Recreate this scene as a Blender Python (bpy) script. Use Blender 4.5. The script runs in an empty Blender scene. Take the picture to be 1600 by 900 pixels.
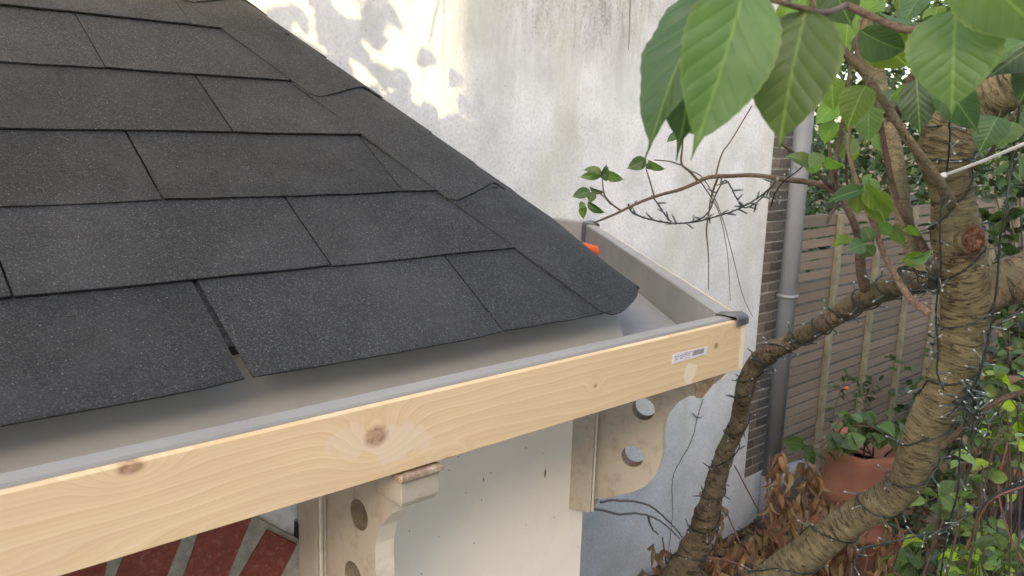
import bpy, bmesh, math, random
import numpy as np
from mathutils import Vector, Matrix, noise
random.seed(7)
RAD = math.radians
# ------------------------------------------------------------------ camera
CR = [[0.7383581399193679, -0.6737327352925396, 0.03019037280398914],
      [0.10517211863547843, 0.15924739517719444, 0.9816206459681882],
      [-0.6661577010562408, -0.7216124087933294, 0.1884395096548302]]
FPX = 1309.0
CAMZ = 3.2
scene = bpy.context.scene
C = scene.collection
cam_d = bpy.data.cameras.new('camera'); cam = bpy.data.objects.new('camera', cam_d); C.objects.link(cam)
scene.camera = cam
cam_d.sensor_width = 36; cam_d.lens = FPX / 1600 * 36
cam_d.clip_start = 0.02; cam_d.clip_end = 2000
mw = Matrix(CR).transposed().to_4x4(); mw.translation = Vector((0, 0, CAMZ)); cam.matrix_world = mw
cam_d.dof.use_dof = True; cam_d.dof.focus_distance = 2.3; cam_d.dof.aperture_fstop = 8
# ------------------------------------------------------------------ world + sun
SUN_EL, SUN_TRAVEL = RAD(23), (0.68, 0.733)          # direction the light travels in plan
world = bpy.data.worlds.new('World'); scene.world = world; world.use_nodes = True
wn = world.node_tree.nodes; wl = world.node_tree.links
bg = wn['Background']; sky = wn.new('ShaderNodeTexSky'); sky.sky_type = 'NISHITA'; sky.sun_disc = False
sky.sun_elevation = SUN_EL
sky.sun_rotation = math.atan2(-SUN_TRAVEL[0], -SUN_TRAVEL[1])
sky.air_density = 1.0; sky.dust_density = 3.0; sky.ozone_density = 0.6
wl.new(sky.outputs[0], bg.inputs[0]); bg.inputs[1].default_value = 0.15
sun_d = bpy.data.lights.new('sun', 'SUN'); sun_d.energy = 2.0; sun_d.angle = RAD(0.8); sun_d.color = (1.0, 0.79, 0.38)
sun = bpy.data.objects.new('sun', sun_d); C.objects.link(sun)
tr = Vector((SUN_TRAVEL[0] * math.cos(SUN_EL), SUN_TRAVEL[1] * math.cos(SUN_EL), -math.sin(SUN_EL)))
sun.rotation_euler = tr.to_track_quat('-Z', 'Y').to_euler()
scene.view_settings.view_transform = 'Standard'; scene.view_settings.look = 'None'
scene.view_settings.exposure = 2.3; scene.view_settings.gamma = 1
scene.view_settings.use_white_balance = True; scene.view_settings.white_balance_temperature = 6900; scene.view_settings.white_balance_tint = 10
scene.cycles.max_bounces = 6; scene.cycles.transparent_max_bounces = 6

# ------------------------------------------------------------------ places
RV = [Vector((CR[0][i], CR[1][i], CR[2][i])) for i in range(3)]
def ray(x, y):
    v = Vector(((x - 800) / FPX, (450 - y) / FPX, -1.0)); return Vector([RV[i].dot(v) for i in range(3)])
CAM = Vector((0, 0, CAMZ))
def P(x, y, d): return CAM + ray(x, y) * d                  # place seen at x,y standing d metres away
def onY(x, y, Y): r = ray(x, y); return CAM + r * (Y / r.y)
def onX(x, y, X): r = ray(x, y); return CAM + r * (X / r.x)
def onZ(x, y, z): r = ray(x, y); return CAM + r * ((z - CAMZ) / r.z)
def onP(x, y, p0, n): r = ray(x, y); return CAM + r * ((Vector(p0) - CAM).dot(n) / r.dot(n))
def dist(p): return -sum((Vector(CR[2]) [i]) * (p - CAM)[i] for i in range(3))

# ------------------------------------------------------------------ node helpers
class NM:
    def __init__(s, name, rough=0.6, spec=0.5):
        s.m = bpy.data.materials.new(name); s.m.use_nodes = True; s.t = s.m.node_tree; s.n = s.t.nodes
        s.b = s.n['Principled BSDF']; s.b.inputs['Roughness'].default_value = rough
        s.b.inputs['Specular IOR Level'].default_value = spec
        s.tc = s.n.new('ShaderNodeTexCoord')
    def L(s, a, b): s.t.links.new(a, b)
    def map(s, sc=(1, 1, 1), src='Object', loc=(0, 0, 0), rot=(0, 0, 0)):
        n = s.n.new('ShaderNodeMapping'); s.L(s.tc.outputs[src], n.inputs[0]); n.inputs['Scale'].default_value = sc
        n.inputs['Location'].default_value = loc; n.inputs['Rotation'].default_value = rot; return n.outputs[0]
    def noise(s, vec, scale, detail=4, rough=0.5, dist=0):
        n = s.n.new('ShaderNodeTexNoise'); s.L(vec, n.inputs['Vector']); n.inputs['Scale'].default_value = scale
        n.inputs['Detail'].default_value = detail; n.inputs['Roughness'].default_value = rough
        n.inputs['Distortion'].default_value = dist; return n.outputs[0]
    def vor(s, vec, scale, out=0, feature='F1', rnd=1):
        n = s.n.new('ShaderNodeTexVoronoi'); n.feature = feature; s.L(vec, n.inputs['Vector']); n.inputs['Scale'].default_value = scale
        n.inputs['Randomness'].default_value = rnd; return n.outputs[out]
    def ramp(s, fac, stops, interp='LINEAR'):
        n = s.n.new('ShaderNodeValToRGB'); s.L(fac, n.inputs[0]); e = n.color_ramp.elements; n.color_ramp.interpolation = interp
        while len(e) < len(stops): e.new(0.5)
        for i, (p, c) in enumerate(stops):
            e[i].position = p; e[i].color = (c, c, c, 1) if isinstance(c, (int, float)) else (*c, 1)
        return n.outputs[0]
    def mix(s, fac, a, b, mode='MIX'):
        n = s.n.new('ShaderNodeMix'); n.data_type = 'RGBA'; n.blend_type = mode
        s.put(fac, n.inputs[0]); s.put(a, n.inputs[6]); s.put(b, n.inputs[7]); return n.outputs[2]
    def put(s, v, inp):
        if hasattr(v, 'is_linked') or hasattr(v, 'links'): s.L(v, inp)
        elif isinstance(v, (int, float)): inp.default_value = v
        else: inp.default_value = (*v, 1) if len(inp.default_value) == 4 else v
    def math(s, op, a, b=0.0, c=0.0):
        n = s.n.new('ShaderNodeMath'); n.operation = op; s.put(a, n.inputs[0]); s.put(b, n.inputs[1]); s.put(c, n.inputs[2]); return n.outputs[0]
    def sep(s, vec):
        n = s.n.new('ShaderNodeSeparateXYZ'); s.L(vec, n.inputs[0]); return n.outputs
    def comb(s, x, y, z):
        n = s.n.new('ShaderNodeCombineXYZ'); s.put(x, n.inputs[0]); s.put(y, n.inputs[1]); s.put(z, n.inputs[2]); return n.outputs[0]
    def bump(s, h, strength=0.3, distance=0.002):
        n = s.n.new('ShaderNodeBump'); s.L(h, n.inputs['Height']); n.inputs['Strength'].default_value = strength
        n.inputs['Distance'].default_value = distance; s.L(n.outputs[0], s.b.inputs['Normal']); return n
    def col(s, c): s.put(c, s.b.inputs['Base Color'])
    def rnd(s):
        n = s.n.new('ShaderNodeObjectInfo'); return n.outputs['Random']

def M_simple(name, c, rough=0.6, var=0.25, scale=12, bump=0.2, bs=60, spec=0.5, dist=0.002):
    m = NM(name, rough, spec); v = m.map()
    f = m.noise(v, scale, 5, 0.6)
    m.col(m.ramp(f, [(0.3, tuple(x * (1 - var) for x in c)), (0.7, tuple(min(1, x * (1 + var)) for x in c))]))
    if bump: m.bump(m.noise(v, bs, 4), bump, dist)
    return m.m

def M_shingle():
    m = NM('mineral felt shingle', 0.8, 0.4); v = m.map()
    g = m.vor(v, 420, 1); gs = m.sep(g)[0]
    base = m.ramp(gs, [(0.0, (0.008, 0.008, 0.009)), (0.5, (0.017, 0.0175, 0.019)), (0.85, (0.032, 0.033, 0.035)), (1.0, (0.07, 0.07, 0.072))])
    g2 = m.vor(v, 230, 1); sp = m.ramp(m.sep(g2)[1], [(0.965, 0.0), (0.985, 1.0)])
    d2 = m.ramp(m.vor(v, 230, 0), [(0.25, 1.0), (0.38, 0.0)])
    spk = m.math('MULTIPLY', sp, d2)
    big = m.noise(v, 5, 4, 0.6); r = m.rnd()
    tone = m.math('ADD', m.math('MULTIPLY', big, 0.8), m.math('MULTIPLY', r, 0.34))
    base = m.mix(1.0, base, m.ramp(tone, [(0.3, 0.66), (0.8, 1.3)]), 'MULTIPLY')
    dust = m.ramp(m.noise(m.map((1, 1, 1), loc=(3, 1, 0)), 4.2, 6, 0.7), [(0.45, 0.0), (0.72, 0.35)])
    base = m.mix(dust, base, (0.07, 0.07, 0.073))
    m.col(m.mix(spk, base, (0.16, 0.155, 0.145)))
    h = m.math('ADD', m.vor(v, 420, 0), m.math('MULTIPLY', m.noise(v, 60, 3), 0.8))
    m.bump(h, 0.8, 0.0022)
    return m.m

def M_pine(x0, z0, knots, patches, name='planed pine'):
    """grain runs along X; knots in metres from the object's own axes"""
    m = NM(name, 0.5, 0.35); v = m.map()
    X, Y, Z = m.sep(v)
    low = m.noise(m.comb(m.math('MULTIPLY', X, 1.3), Y, m.math('MULTIPLY', Z, 8)), 1.0, 3, 0.5)
    ring = m.math('ADD', m.math('MULTIPLY', Z, 34.0), m.math('MULTIPLY', low, 4.2))
    kd = None; kmask = None; halo = None
    for (kx, kz, r, el) in knots:
        dx = m.math('MULTIPLY', m.math('SUBTRACT', X, kx), 1 / (r * el)); dz = m.math('MULTIPLY', m.math('SUBTRACT', Z, kz), 1 / r)
        d2 = m.math('ADD', m.math('MULTIPLY', dx, dx), m.math('MULTIPLY', dz, dz))
        d = m.math('SQRT', d2)
        w = m.math('POWER', 2.718, m.math('MULTIPLY', d2, -0.2))
        ring = m.math('ADD', ring, m.math('MULTIPLY', w, 3.4))
        k = m.ramp(d, [(0.55, 1.0), (1.0, 0.0)])
        kmask = k if kmask is None else m.math('MAXIMUM', kmask, k)
    fine = m.noise(m.comb(m.math('MULTIPLY', X, 6), Y, m.math('MULTIPLY', Z, 240)), 1.0, 3, 0.6)
    s = m.math('FRACT', m.math('ADD', ring, m.math('MULTIPLY', fine, 0.12)))
    s2 = m.math('FRACT', m.math('MULTIPLY', ring, 3.1))
    line = m.ramp(s, [(0.0, 0.0), (0.82, 0.75), (0.93, 1.0), (1.0, 0.0)])
    line2 = m.ramp(s2, [(0.0, 0.0), (0.8, 0.7), (0.92, 0.9), (1.0, 0.0)])
    c = m.mix(m.math('MULTIPLY', line, 0.42), (0.80, 0.62, 0.385), (0.60, 0.37, 0.17))
    c = m.mix(m.math('MULTIPLY', line2, 0.25), c, (0.56, 0.34, 0.15))
    c = m.mix(m.ramp(m.noise(m.comb(m.math('MULTIPLY', X, 2), Y, m.math('MULTIPLY', Z, 9)), 1.6, 3), [(0.35, 0.0), (0.7, 0.4)]), c, (0.66, 0.46, 0.30))
    c = m.mix(m.math('MULTIPLY', fine, 0.10), c, (0.30, 0.18, 0.09))
    for (kx, kz, rx, rz, col, st) in patches:
        dx = m.math('MULTIPLY', m.math('SUBTRACT', X, kx), 1 / rx); dz = m.math('MULTIPLY', m.math('SUBTRACT', Z, kz), 1 / rz)
        d = m.math('ADD', m.math('SQRT', m.math('ADD', m.math('MULTIPLY', dx, dx), m.math('MULTIPLY', dz, dz))), m.math('MULTIPLY', m.math('SUBTRACT', m.noise(v, 26, 5), 0.5), 1.7))
        c = m.mix(m.ramp(d, [(0.82, st), (0.97, 0.0)]), c, col)
    if kmask is not None:
        kc = m.ramp(m.noise(v, 90, 4), [(0.35, (0.20, 0.095, 0.05)), (0.6, (0.42, 0.24, 0.15))])
        c = m.mix(m.math('MULTIPLY', kmask, 0.78), c, kc)
    m.col(c); m.bump(fine, 0.12, 0.001)
    return m.m

def M_wall():
    m = NM('weathered white render', 0.9, 0.2); v = m.map(); X, Y, Z = m.sep(v)
    c = m.ramp(m.noise(v, 3.6, 8, 0.72), [(0.32, (0.58, 0.585, 0.58)), (0.5, (0.71, 0.715, 0.715)), (0.68, (0.79, 0.795, 0.80))])
    st = m.noise(m.comb(m.math('MULTIPLY', X, 6), Y, m.math('MULTIPLY', Z, 1.3)), 1.0, 8, 0.78, 0.5)
    grit = m.noise(v, 55, 5, 0.7)
    hi = m.ramp(m.math('SUBTRACT', Z, 3.2), [(0.0, 0.08), (0.35, 0.40), (0.75, 1.0)])
    stf = m.math('MULTIPLY', m.ramp(m.math('ADD', m.math('MULTIPLY', st, 0.58), m.math('MULTIPLY', grit, 0.42)), [(0.43, 0.0), (0.60, 1.0)]), hi)
    stf = m.math('MULTIPLY', stf, m.ramp(m.math('MULTIPLY', X, 0.1), [(0.26, 0.45), (0.31, 1.0), (0.39, 1.0), (0.46, 0.6)]))
    c = m.mix(m.math('MULTIPLY', stf, 1.0), c, (0.15, 0.155, 0.125))
    gr = m.math('MULTIPLY', m.ramp(m.noise(m.comb(m.math('MULTIPLY', X, 2.1), Y, m.math('MULTIPLY', Z, 0.9)), 1.3, 4), [(0.50, 0.0), (0.68, 0.4)]), m.ramp(Z, [(0.25, 0.25), (0.9, 1.0)]))
    c = m.mix(gr, c, (0.44, 0.44, 0.30))
    cl = m.ramp(m.noise(m.map((1, 1, 1.2), loc=(5, 0, 2)), 2.2, 6, 0.7), [(0.42, 0.0), (0.72, 0.5)])
    c = m.mix(cl, c, (0.50, 0.51, 0.52))
    low = m.ramp(Z, [(0.0, 0.5), (0.25, 0.0)])
    c = m.mix(m.math('MULTIPLY', low, m.ramp(m.noise(v, 7, 5), [(0.4, 0.0), (0.7, 1.0)])), c, (0.30, 0.33, 0.27))
    sp = m.math('MULTIPLY', m.ramp(m.vor(v, 21, 0), [(0.05, 1.0), (0.11, 0.0)]), m.ramp(m.sep(m.vor(v, 21, 1))[0], [(0.6, 0.0), (0.62, 0.9)]))
    c = m.mix(sp, c, (0.26, 0.25, 0.23))
    c = m.mix(m.ramp(grit, [(0.40, 0.42), (0.54, 0.0)]), c, (0.40, 0.41, 0.39))
    m.col(c)
    m.bump(m.math('ADD', grit, m.math('MULTIPLY', m.noise(v, 9, 4), 2.0)), 0.5, 0.006)
    return m.m

def M_paint(name, c, dirt=(0.24, 0.17, 0.11), amt=0.5, rough=0.5, scale=9, speck=True):
    m = NM(name, rough, 0.35); v = m.map()
    b = m.ramp(m.noise(v, 5, 5), [(0.3, tuple(x * 0.92 for x in c)), (0.7, c)])
    f = m.ramp(m.noise(v, scale, 8, 0.72), [(0.5, 0.0), (0.74, amt)])
    b = m.mix(f, b, dirt)
    if speck:
        s = m.math('MULTIPLY', m.ramp(m.vor(v, 34, 0), [(0.05, 1.0), (0.10, 0.0)]), m.ramp(m.sep(m.vor(v, 34, 1))[0], [(0.72, 0.0), (0.74, 0.8)]))
        b = m.mix(s, b, (0.16, 0.10, 0.06))
    m.col(b); m.bump(m.noise(v, 70, 5, 0.6), 0.25, 0.002)
    return m.m

def M_gutter(name, c1, c2, rough=0.38):
    m = NM(name, rough, 0.3); v = m.map(); X, Y, Z = m.sep(v)
    b = m.ramp(m.noise(v, 2.5, 5, 0.6), [(0.3, c1), (0.7, c2)])
    b = m.mix(m.ramp(m.noise(v, 11, 7, 0.7), [(0.55, 0.0), (0.8, 0.35)]), b, (0.30, 0.27, 0.23))
    m.col(b); m.bump(m.noise(v, 14, 3), 0.15, 0.003)
    m.L(m.ramp(m.noise(v, 6, 4), [(0.3, rough * 0.8), (0.7, min(1, rough * 1.5))]), m.b.inputs['Roughness'])
    return m.m

def M_brick(name, cols, mort=(0.3, 0.29, 0.26), bump=0.6):
    m = NM(name, 0.9, 0.2); v = m.map()
    r = m.rnd()
    b = m.ramp(r, [(i / max(1, len(cols) - 1), c) for i, c in enumerate(cols)])
    b = m.mix(m.ramp(m.noise(v, 30, 6, 0.7), [(0.4, 0.0), (0.7, 0.5)]), b, tuple(x * 0.55 for x in cols[0]))
    b = m.mix(m.ramp(m.noise(v, 75, 7, 0.75), [(0.52, 0.0), (0.68, 0.6)]), b, mort)
    m.col(b); m.bump(m.noise(v, 110, 5, 0.7), bump, 0.004)
    return m.m

def M_bark(name, c1, c2, c3, rings=1.0):
    m = NM(name, 0.75, 0.25); uv = m.map((1, 1, 1), 'UV'); U, V, W = m.sep(uv); o = m.map()
    ringv = m.comb(m.math('MULTIPLY', U, 1.6), m.math('MULTIPLY', V, 70 * rings), 0.0)
    n1 = m.noise(ringv, 1.0, 6, 0.7, 1.4); big = m.noise(o, 14, 5, 0.6)
    c = m.ramp(big, [(0.3, c1), (0.68, c2)])
    c = m.mix(m.ramp(n1, [(0.52, 0.0), (0.60, 0.9)]), c, c3)
    fine_ = m.noise(m.comb(m.math('MULTIPLY', U, 2.5), m.math('MULTIPLY', V, 190 * rings), 0.0), 1.0, 4, 0.6, 0.8)
    c = m.mix(m.ramp(fine_, [(0.5, 0.0), (0.66, 0.5)]), c, c3)
    c = m.mix(m.ramp(m.noise(o, 40, 5, 0.7), [(0.5, 0.0), (0.75, 0.5)]), c, tuple(x * 0.5 for x in c1))
    lent = m.ramp(m.vor(m.comb(m.math('MULTIPLY', U, 9), m.math('MULTIPLY', V, 60), 0.0), 1.0, 0), [(0.10, 1.0), (0.2, 0.0)])
    c = m.mix(m.math('MULTIPLY', lent, 0.35), c, (0.42, 0.30, 0.16))
    c = m.mix(m.ramp(m.noise(m.map(loc=(7, 3, 1)), 9, 4), [(0.55, 0.0), (0.7, 0.4)]), c, (0.16, 0.16, 0.085))
    li = m.ramp(m.noise(m.map(loc=(2, 9, 4)), 26, 6, 0.7), [(0.60, 0.0), (0.68, 0.25)])
    c = m.mix(li, c, (0.27, 0.27, 0.20))
    m.col(c)
    m.bump(m.math('ADD', m.math('MULTIPLY', n1, 2.2), m.noise(o, 60, 5, 0.7)), 1.0, 0.007)
    return m.m

def M_leaf(name, c, c2, edge, trans=0.35, vein=(0.25, 0.36, 0.10), nv=8.0, rough=0.45, vs=0.075, bs=0.22):
    m = NM(name, rough, 0.4); uv = m.map((1, 1, 1), 'UV'); U, V, W = m.sep(uv); o = m.map()
    au = m.math('ABSOLUTE', U)
    s = m.math('SUBTRACT', m.math('MULTIPLY', V, nv), m.math('MULTIPLY', m.math('POWER', au, 0.85), nv * 0.34))
    fr = m.math('ABSOLUTE', m.math('SUBTRACT', m.math('FRACT', s), 0.5))
    side = m.ramp(fr, [(0.0, 1.0), (0.085, 0.0)]); rib = m.ramp(au, [(0.015, 1.0), (0.05, 0.0)])
    side = m.math('MULTIPLY', side, m.ramp(au, [(0.0, 1.0), (0.75, 0.5), (1.0, 0.0)]))
    b = m.ramp(m.noise(o, 3.0, 4), [(0.3, c), (0.7, c2)])
    hue = m.n.new('ShaderNodeHueSaturation'); m.L(b, hue.inputs['Color'])
    r = m.rnd(); m.L(m.math('ADD', 0.482, m.math('MULTIPLY', r, 0.036)), hue.inputs['Hue']); m.L(m.math('ADD', 0.78, m.math('MULTIPLY', r, 0.5)), hue.inputs['Value'])
    b = hue.outputs[0]
    b = m.mix(m.math('MULTIPLY', side, vs), b, vein); b = m.mix(m.math('MULTIPLY', rib, 0.35), b, vein)
    b = m.mix(m.ramp(au, [(0.86, 0.0), (1.0, 0.6)]), b, edge)
    b = m.mix(m.ramp(m.noise(o, 19, 5, 0.7), [(0.63, 0.0), (0.70, 0.45)]), b, (0.26, 0.21, 0.08))
    m.col(b)
    h = m.math('ADD', m.ramp(fr, [(0.0, 0.0), (0.25, 0.85), (0.5, 1.0)]), m.math('MULTIPLY', m.noise(uv, 26, 3), 0.3))
    m.bump(h, bs, 0.006)
    t = m.n.new('ShaderNodeBsdfTranslucent'); m.L(m.mix(1.0, b, (2.0, 2.2, 0.7), 'MULTIPLY'), t.inputs[0])
    mx = m.n.new('ShaderNodeMixShader'); mx.inputs[0].default_value = trans
    out = m.n['Material Output']; m.L(m.b.outputs[0], mx.inputs[1]); m.L(t.outputs[0], mx.inputs[2]); m.L(mx.outputs[0], out.inputs[0])
    return m.m

MAT = {}
MAT['shingle'] = M_shingle()
MAT['felt'] = M_simple('black underlay', (0.02, 0.02, 0.02), 0.85)
MAT['wall'] = M_wall()
MAT['cream'] = M_paint('cream masonry paint', (0.88, 0.80, 0.69), (0.42, 0.34, 0.25), 0.16, 0.85, 5)
MAT['stone'] = M_paint('old stone coloured paint', (0.43, 0.375, 0.305), (0.22, 0.145, 0.09), 0.6, 0.55, 19)
MAT['stonelite'] = M_paint('cream edge paint', (0.66, 0.59, 0.47), (0.30, 0.20, 0.12), 0.4, 0.5, 16)
MAT['holeshade'] = M_paint('shaded dirty hole edge', (0.27, 0.205, 0.135), (0.10, 0.065, 0.04), 0.8, 0.7, 30)  # dirty brown, darkened to put recess shade into the hole insides
MAT['peeled'] = M_paint('peeling varnish', (0.33, 0.22, 0.15), (0.75, 0.66, 0.55), 0.9, 0.6, 26)
MAT['gutter'] = M_gutter('grey gutter lining', (0.25, 0.248, 0.243), (0.30, 0.297, 0.29), 0.42)
MAT['gutterfloor'] = M_gutter('grey gutter lining pale', (0.25, 0.255, 0.265), (0.30, 0.305, 0.315), 0.42)
MAT['backsheet'] = M_gutter('brownish metal sheet', (0.38, 0.365, 0.34), (0.44, 0.425, 0.395), 0.36)
MAT['lead'] = M_simple('dull lead flashing', (0.10, 0.10, 0.105), 0.5, 0.5, 30, 0.6, 90, 0.6, 0.004)
MAT['redbrick'] = M_brick('red arch brick', [(0.21, 0.058, 0.042), (0.28, 0.08, 0.058), (0.24, 0.066, 0.048)], (0.38, 0.22, 0.17), 1.0)
MAT['dullbrick'] = M_brick('sooty stock brick', [(0.075, 0.066, 0.058), (0.17, 0.14, 0.115), (0.10, 0.09, 0.082), (0.20, 0.165, 0.13)], (0.26, 0.24, 0.21))
MAT['mortar'] = M_simple('lime mortar', (0.33, 0.31, 0.26), 0.95, 0.25, 40, 0.8, 120, 0.2, 0.004)
MAT['mortardark'] = M_simple('old mortar', (0.36, 0.34, 0.30), 0.95, 0.25, 40, 0.8, 120, 0.2, 0.004)
MAT['pipe'] = M_simple('grey plastic pipe', (0.22, 0.23, 0.25), 0.42, 0.08, 5, 0.05)
MAT['fence'] = M_simple('weathered larch slat', (0.27, 0.21, 0.16), 0.85, 0.3, 14, 0.4, 60)
MAT['batten'] = M_simple('green tinged batten', (0.20, 0.18, 0.12), 0.85, 0.3, 12, 0.4)
def M_slat():
    m = NM('weathered fence slat', 0.85, 0.2); v = m.map(); X, Y, Z = m.sep(v)
    g = m.noise(m.comb(m.math('MULTIPLY', X, 3), Y, m.math('MULTIPLY', Z, 60)), 1.0, 5, 0.65)
    r = m.rnd(); b = m.ramp(r, [(0.0, (0.17, 0.13, 0.098)), (0.5, (0.22, 0.17, 0.13)), (1.0, (0.145, 0.118, 0.09))])
    m.col(m.mix(m.ramp(g, [(0.4, 0.0), (0.7, 0.5)]), b, (0.15, 0.115, 0.08))); m.bump(g, 0.4, 0.003); return m.m
MAT['fence'] = M_slat()
MAT['bark'] = M_bark('cherry bark', (0.13, 0.102, 0.052), (0.29, 0.235, 0.13), (0.036, 0.025, 0.014))
MAT['barkdark'] = M_bark('dark rough bark', (0.12, 0.088, 0.054), (0.24, 0.18, 0.115), (0.035, 0.024, 0.016), 0.5)  # darker bark with wider rings, for the limbs
MAT['barkyoung'] = M_bark('smooth young bark', (0.24, 0.185, 0.10), (0.34, 0.27, 0.16), (0.12, 0.085, 0.05), 0.8)
MAT['twig'] = M_bark('brown twig', (0.15, 0.10, 0.07), (0.25, 0.18, 0.13), (0.08, 0.05, 0.035), 1.5)
MAT['twigpink'] = M_bark('pinkish twig', (0.33, 0.20, 0.145), (0.42, 0.30, 0.21), (0.16, 0.10, 0.07), 1.5)
MAT['vine'] = M_simple('dry vine stem', (0.17, 0.13, 0.105), 0.8, 0.3, 30)
MAT['rot'] = M_simple('rotten red heartwood', (0.12, 0.058, 0.036), 0.9, 0.85, 110, 1.0, 130, 0.2, 0.01)
MAT['cable'] = M_simple('dark green cable', (0.012, 0.018, 0.016), 0.35, 0.2, 20, 0)
MAT['led'] = M_simple('green grey bulb lead', (0.06, 0.08, 0.075), 0.4, 0.1, 20, 0)
MAT['tip'] = M_simple('clear bulb tip', (0.30, 0.31, 0.29), 0.35, 0.05, 20, 0)
MAT['rod'] = M_simple('white cane', (0.62, 0.60, 0.55), 0.4, 0.1)
MAT['leaf'] = M_leaf('cherry leaf', (0.072, 0.125, 0.042), (0.095, 0.152, 0.048), (0.16, 0.21, 0.06))
MAT['leafdark'] = M_leaf('cherry leaf deep green', (0.036, 0.074, 0.028), (0.048, 0.092, 0.032), (0.06, 0.11, 0.04), 0.25)
MAT['leaflime'] = M_leaf('cherry leaf lime', (0.085, 0.155, 0.022), (0.11, 0.185, 0.03), (0.14, 0.20, 0.05), 0.4, (0.35, 0.42, 0.12))
MAT['leafsmall'] = M_leaf('shrub leaf', (0.04, 0.072, 0.026), (0.07, 0.11, 0.04), (0.12, 0.2, 0.06), 0.3, (0.2, 0.28, 0.1), 5)
MAT['leafsunlit'] = M_leaf('sunlit yellow green leaf', (0.22, 0.33, 0.03), (0.33, 0.42, 0.05), (0.4, 0.45, 0.1), 0.5, (0.5, 0.55, 0.2), 5)  # yellow green leaves, coloured lighter to stand in for sunlit bits
MAT['leafdry'] = M_leaf('withered leaf', (0.14, 0.088, 0.05), (0.26, 0.17, 0.095), (0.28, 0.18, 0.10), 0.15, (0.16, 0.08, 0.035), 3, 0.7)
MAT['leafrust'] = M_leaf('rust red withered leaf', (0.18, 0.085, 0.045), (0.32, 0.165, 0.085), (0.34, 0.18, 0.10), 0.15, (0.2, 0.08, 0.04), 3, 0.7)
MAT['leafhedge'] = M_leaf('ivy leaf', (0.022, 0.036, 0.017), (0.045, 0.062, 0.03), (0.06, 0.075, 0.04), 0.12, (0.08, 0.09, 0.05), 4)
MAT['stemgreen'] = M_simple('green stem', (0.16, 0.24, 0.05), 0.6, 0.3, 20)
MAT['stemred'] = M_simple('reddish stem', (0.16, 0.065, 0.045), 0.6, 0.3, 20)
MAT['stembrown'] = M_simple('brown stem', (0.085, 0.058, 0.038), 0.7, 0.3, 20)
MAT['terracotta'] = M_paint('terracotta', (0.30, 0.125, 0.082), (0.22, 0.18, 0.14), 0.7, 0.8, 6)
MAT['orange'] = M_simple('orange plastic handle', (0.72, 0.12, 0.035), 0.4, 0.08, 20, 0)
MAT['black'] = M_simple('black plastic', (0.02, 0.02, 0.022), 0.4, 0.2, 20, 0)
MAT['steel'] = M_simple('galvanised steel', (0.35, 0.35, 0.35), 0.35, 0.2, 30, 0.1)
MAT['bag'] = M_simple('black polythene', (0.018, 0.024, 0.038), 0.32, 0.3, 6, 0.7, 14, 0.6, 0.03)
MAT['soil'] = M_simple('dark garden soil', (0.075, 0.052, 0.035), 0.95, 0.5, 6, 0.9, 40, 0.2, 0.03)
MAT['sticker'] = M_simple('white paper label', (0.74, 0.70, 0.74), 0.5, 0.04, 20, 0)
MAT['ink'] = M_simple('grey violet print', (0.17, 0.13, 0.19), 0.5, 0.1, 20, 0)
MAT['bldg'] = M_simple('pale bounce facade', (0.60, 0.55, 0.48), 0.9, 0.25, 4, 0.3)  # pale so the added houses bounce light back at the bay
MAT['tile'] = M_simple('brown roof tiles', (0.14, 0.085, 0.06), 0.8, 0.3, 6, 0.3)
MAT['glass'] = M_simple('dark window glass', (0.03, 0.035, 0.04), 0.08, 0.1, 6, 0)

# ------------------------------------------------------------------ object helpers
def mesh(name, verts, faces, mat, parent=None, uvs=None, smooth=True, mats=None, midx=None):
    me = bpy.data.meshes.new(name); me.from_pydata([tuple(v) for v in verts], [], faces)
    ms = mats or [mat]
    for q in ms: me.materials.append(q)
    if midx: me.polygons.foreach_set('material_index', midx)
    if uvs is not None:
        l = me.uv_layers.new(name='UVMap'); arr = np.array(uvs, dtype=np.float32)
        idx = np.zeros(len(me.loops), dtype=np.int32); me.loops.foreach_get('vertex_index', idx)
        l.data.foreach_set('uv', arr[idx].ravel())
    me.polygons.foreach_set('use_smooth', [smooth] * len(me.polygons)); me.update()
    o = bpy.data.objects.new(name, me); C.objects.link(o)
    WLOC[o.name] = Vector((0, 0, 0))
    if parent: o.parent = parent; o.matrix_parent_inverse = Matrix.Translation(-parent_loc(parent))
    return o
WLOC = {}
def parent_loc(p):
    """where the origin of p stands in the world"""
    if p.name in WLOC: return WLOC[p.name]
    v = Vector(p.location)
    return v + parent_loc(p.parent) if p.parent else v
def thing(name, label, cat, loc=(0, 0, 0), group=None):
    o = bpy.data.objects.new(name, None); C.objects.link(o); o.location = loc; o.empty_display_size = 0.1
    o['label'] = label; o['category'] = cat
    if group: o['group'] = group
    return o
def tag(o, label, cat, group=None):
    o['label'] = label; o['category'] = cat
    if group: o['group'] = group
    return o
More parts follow.
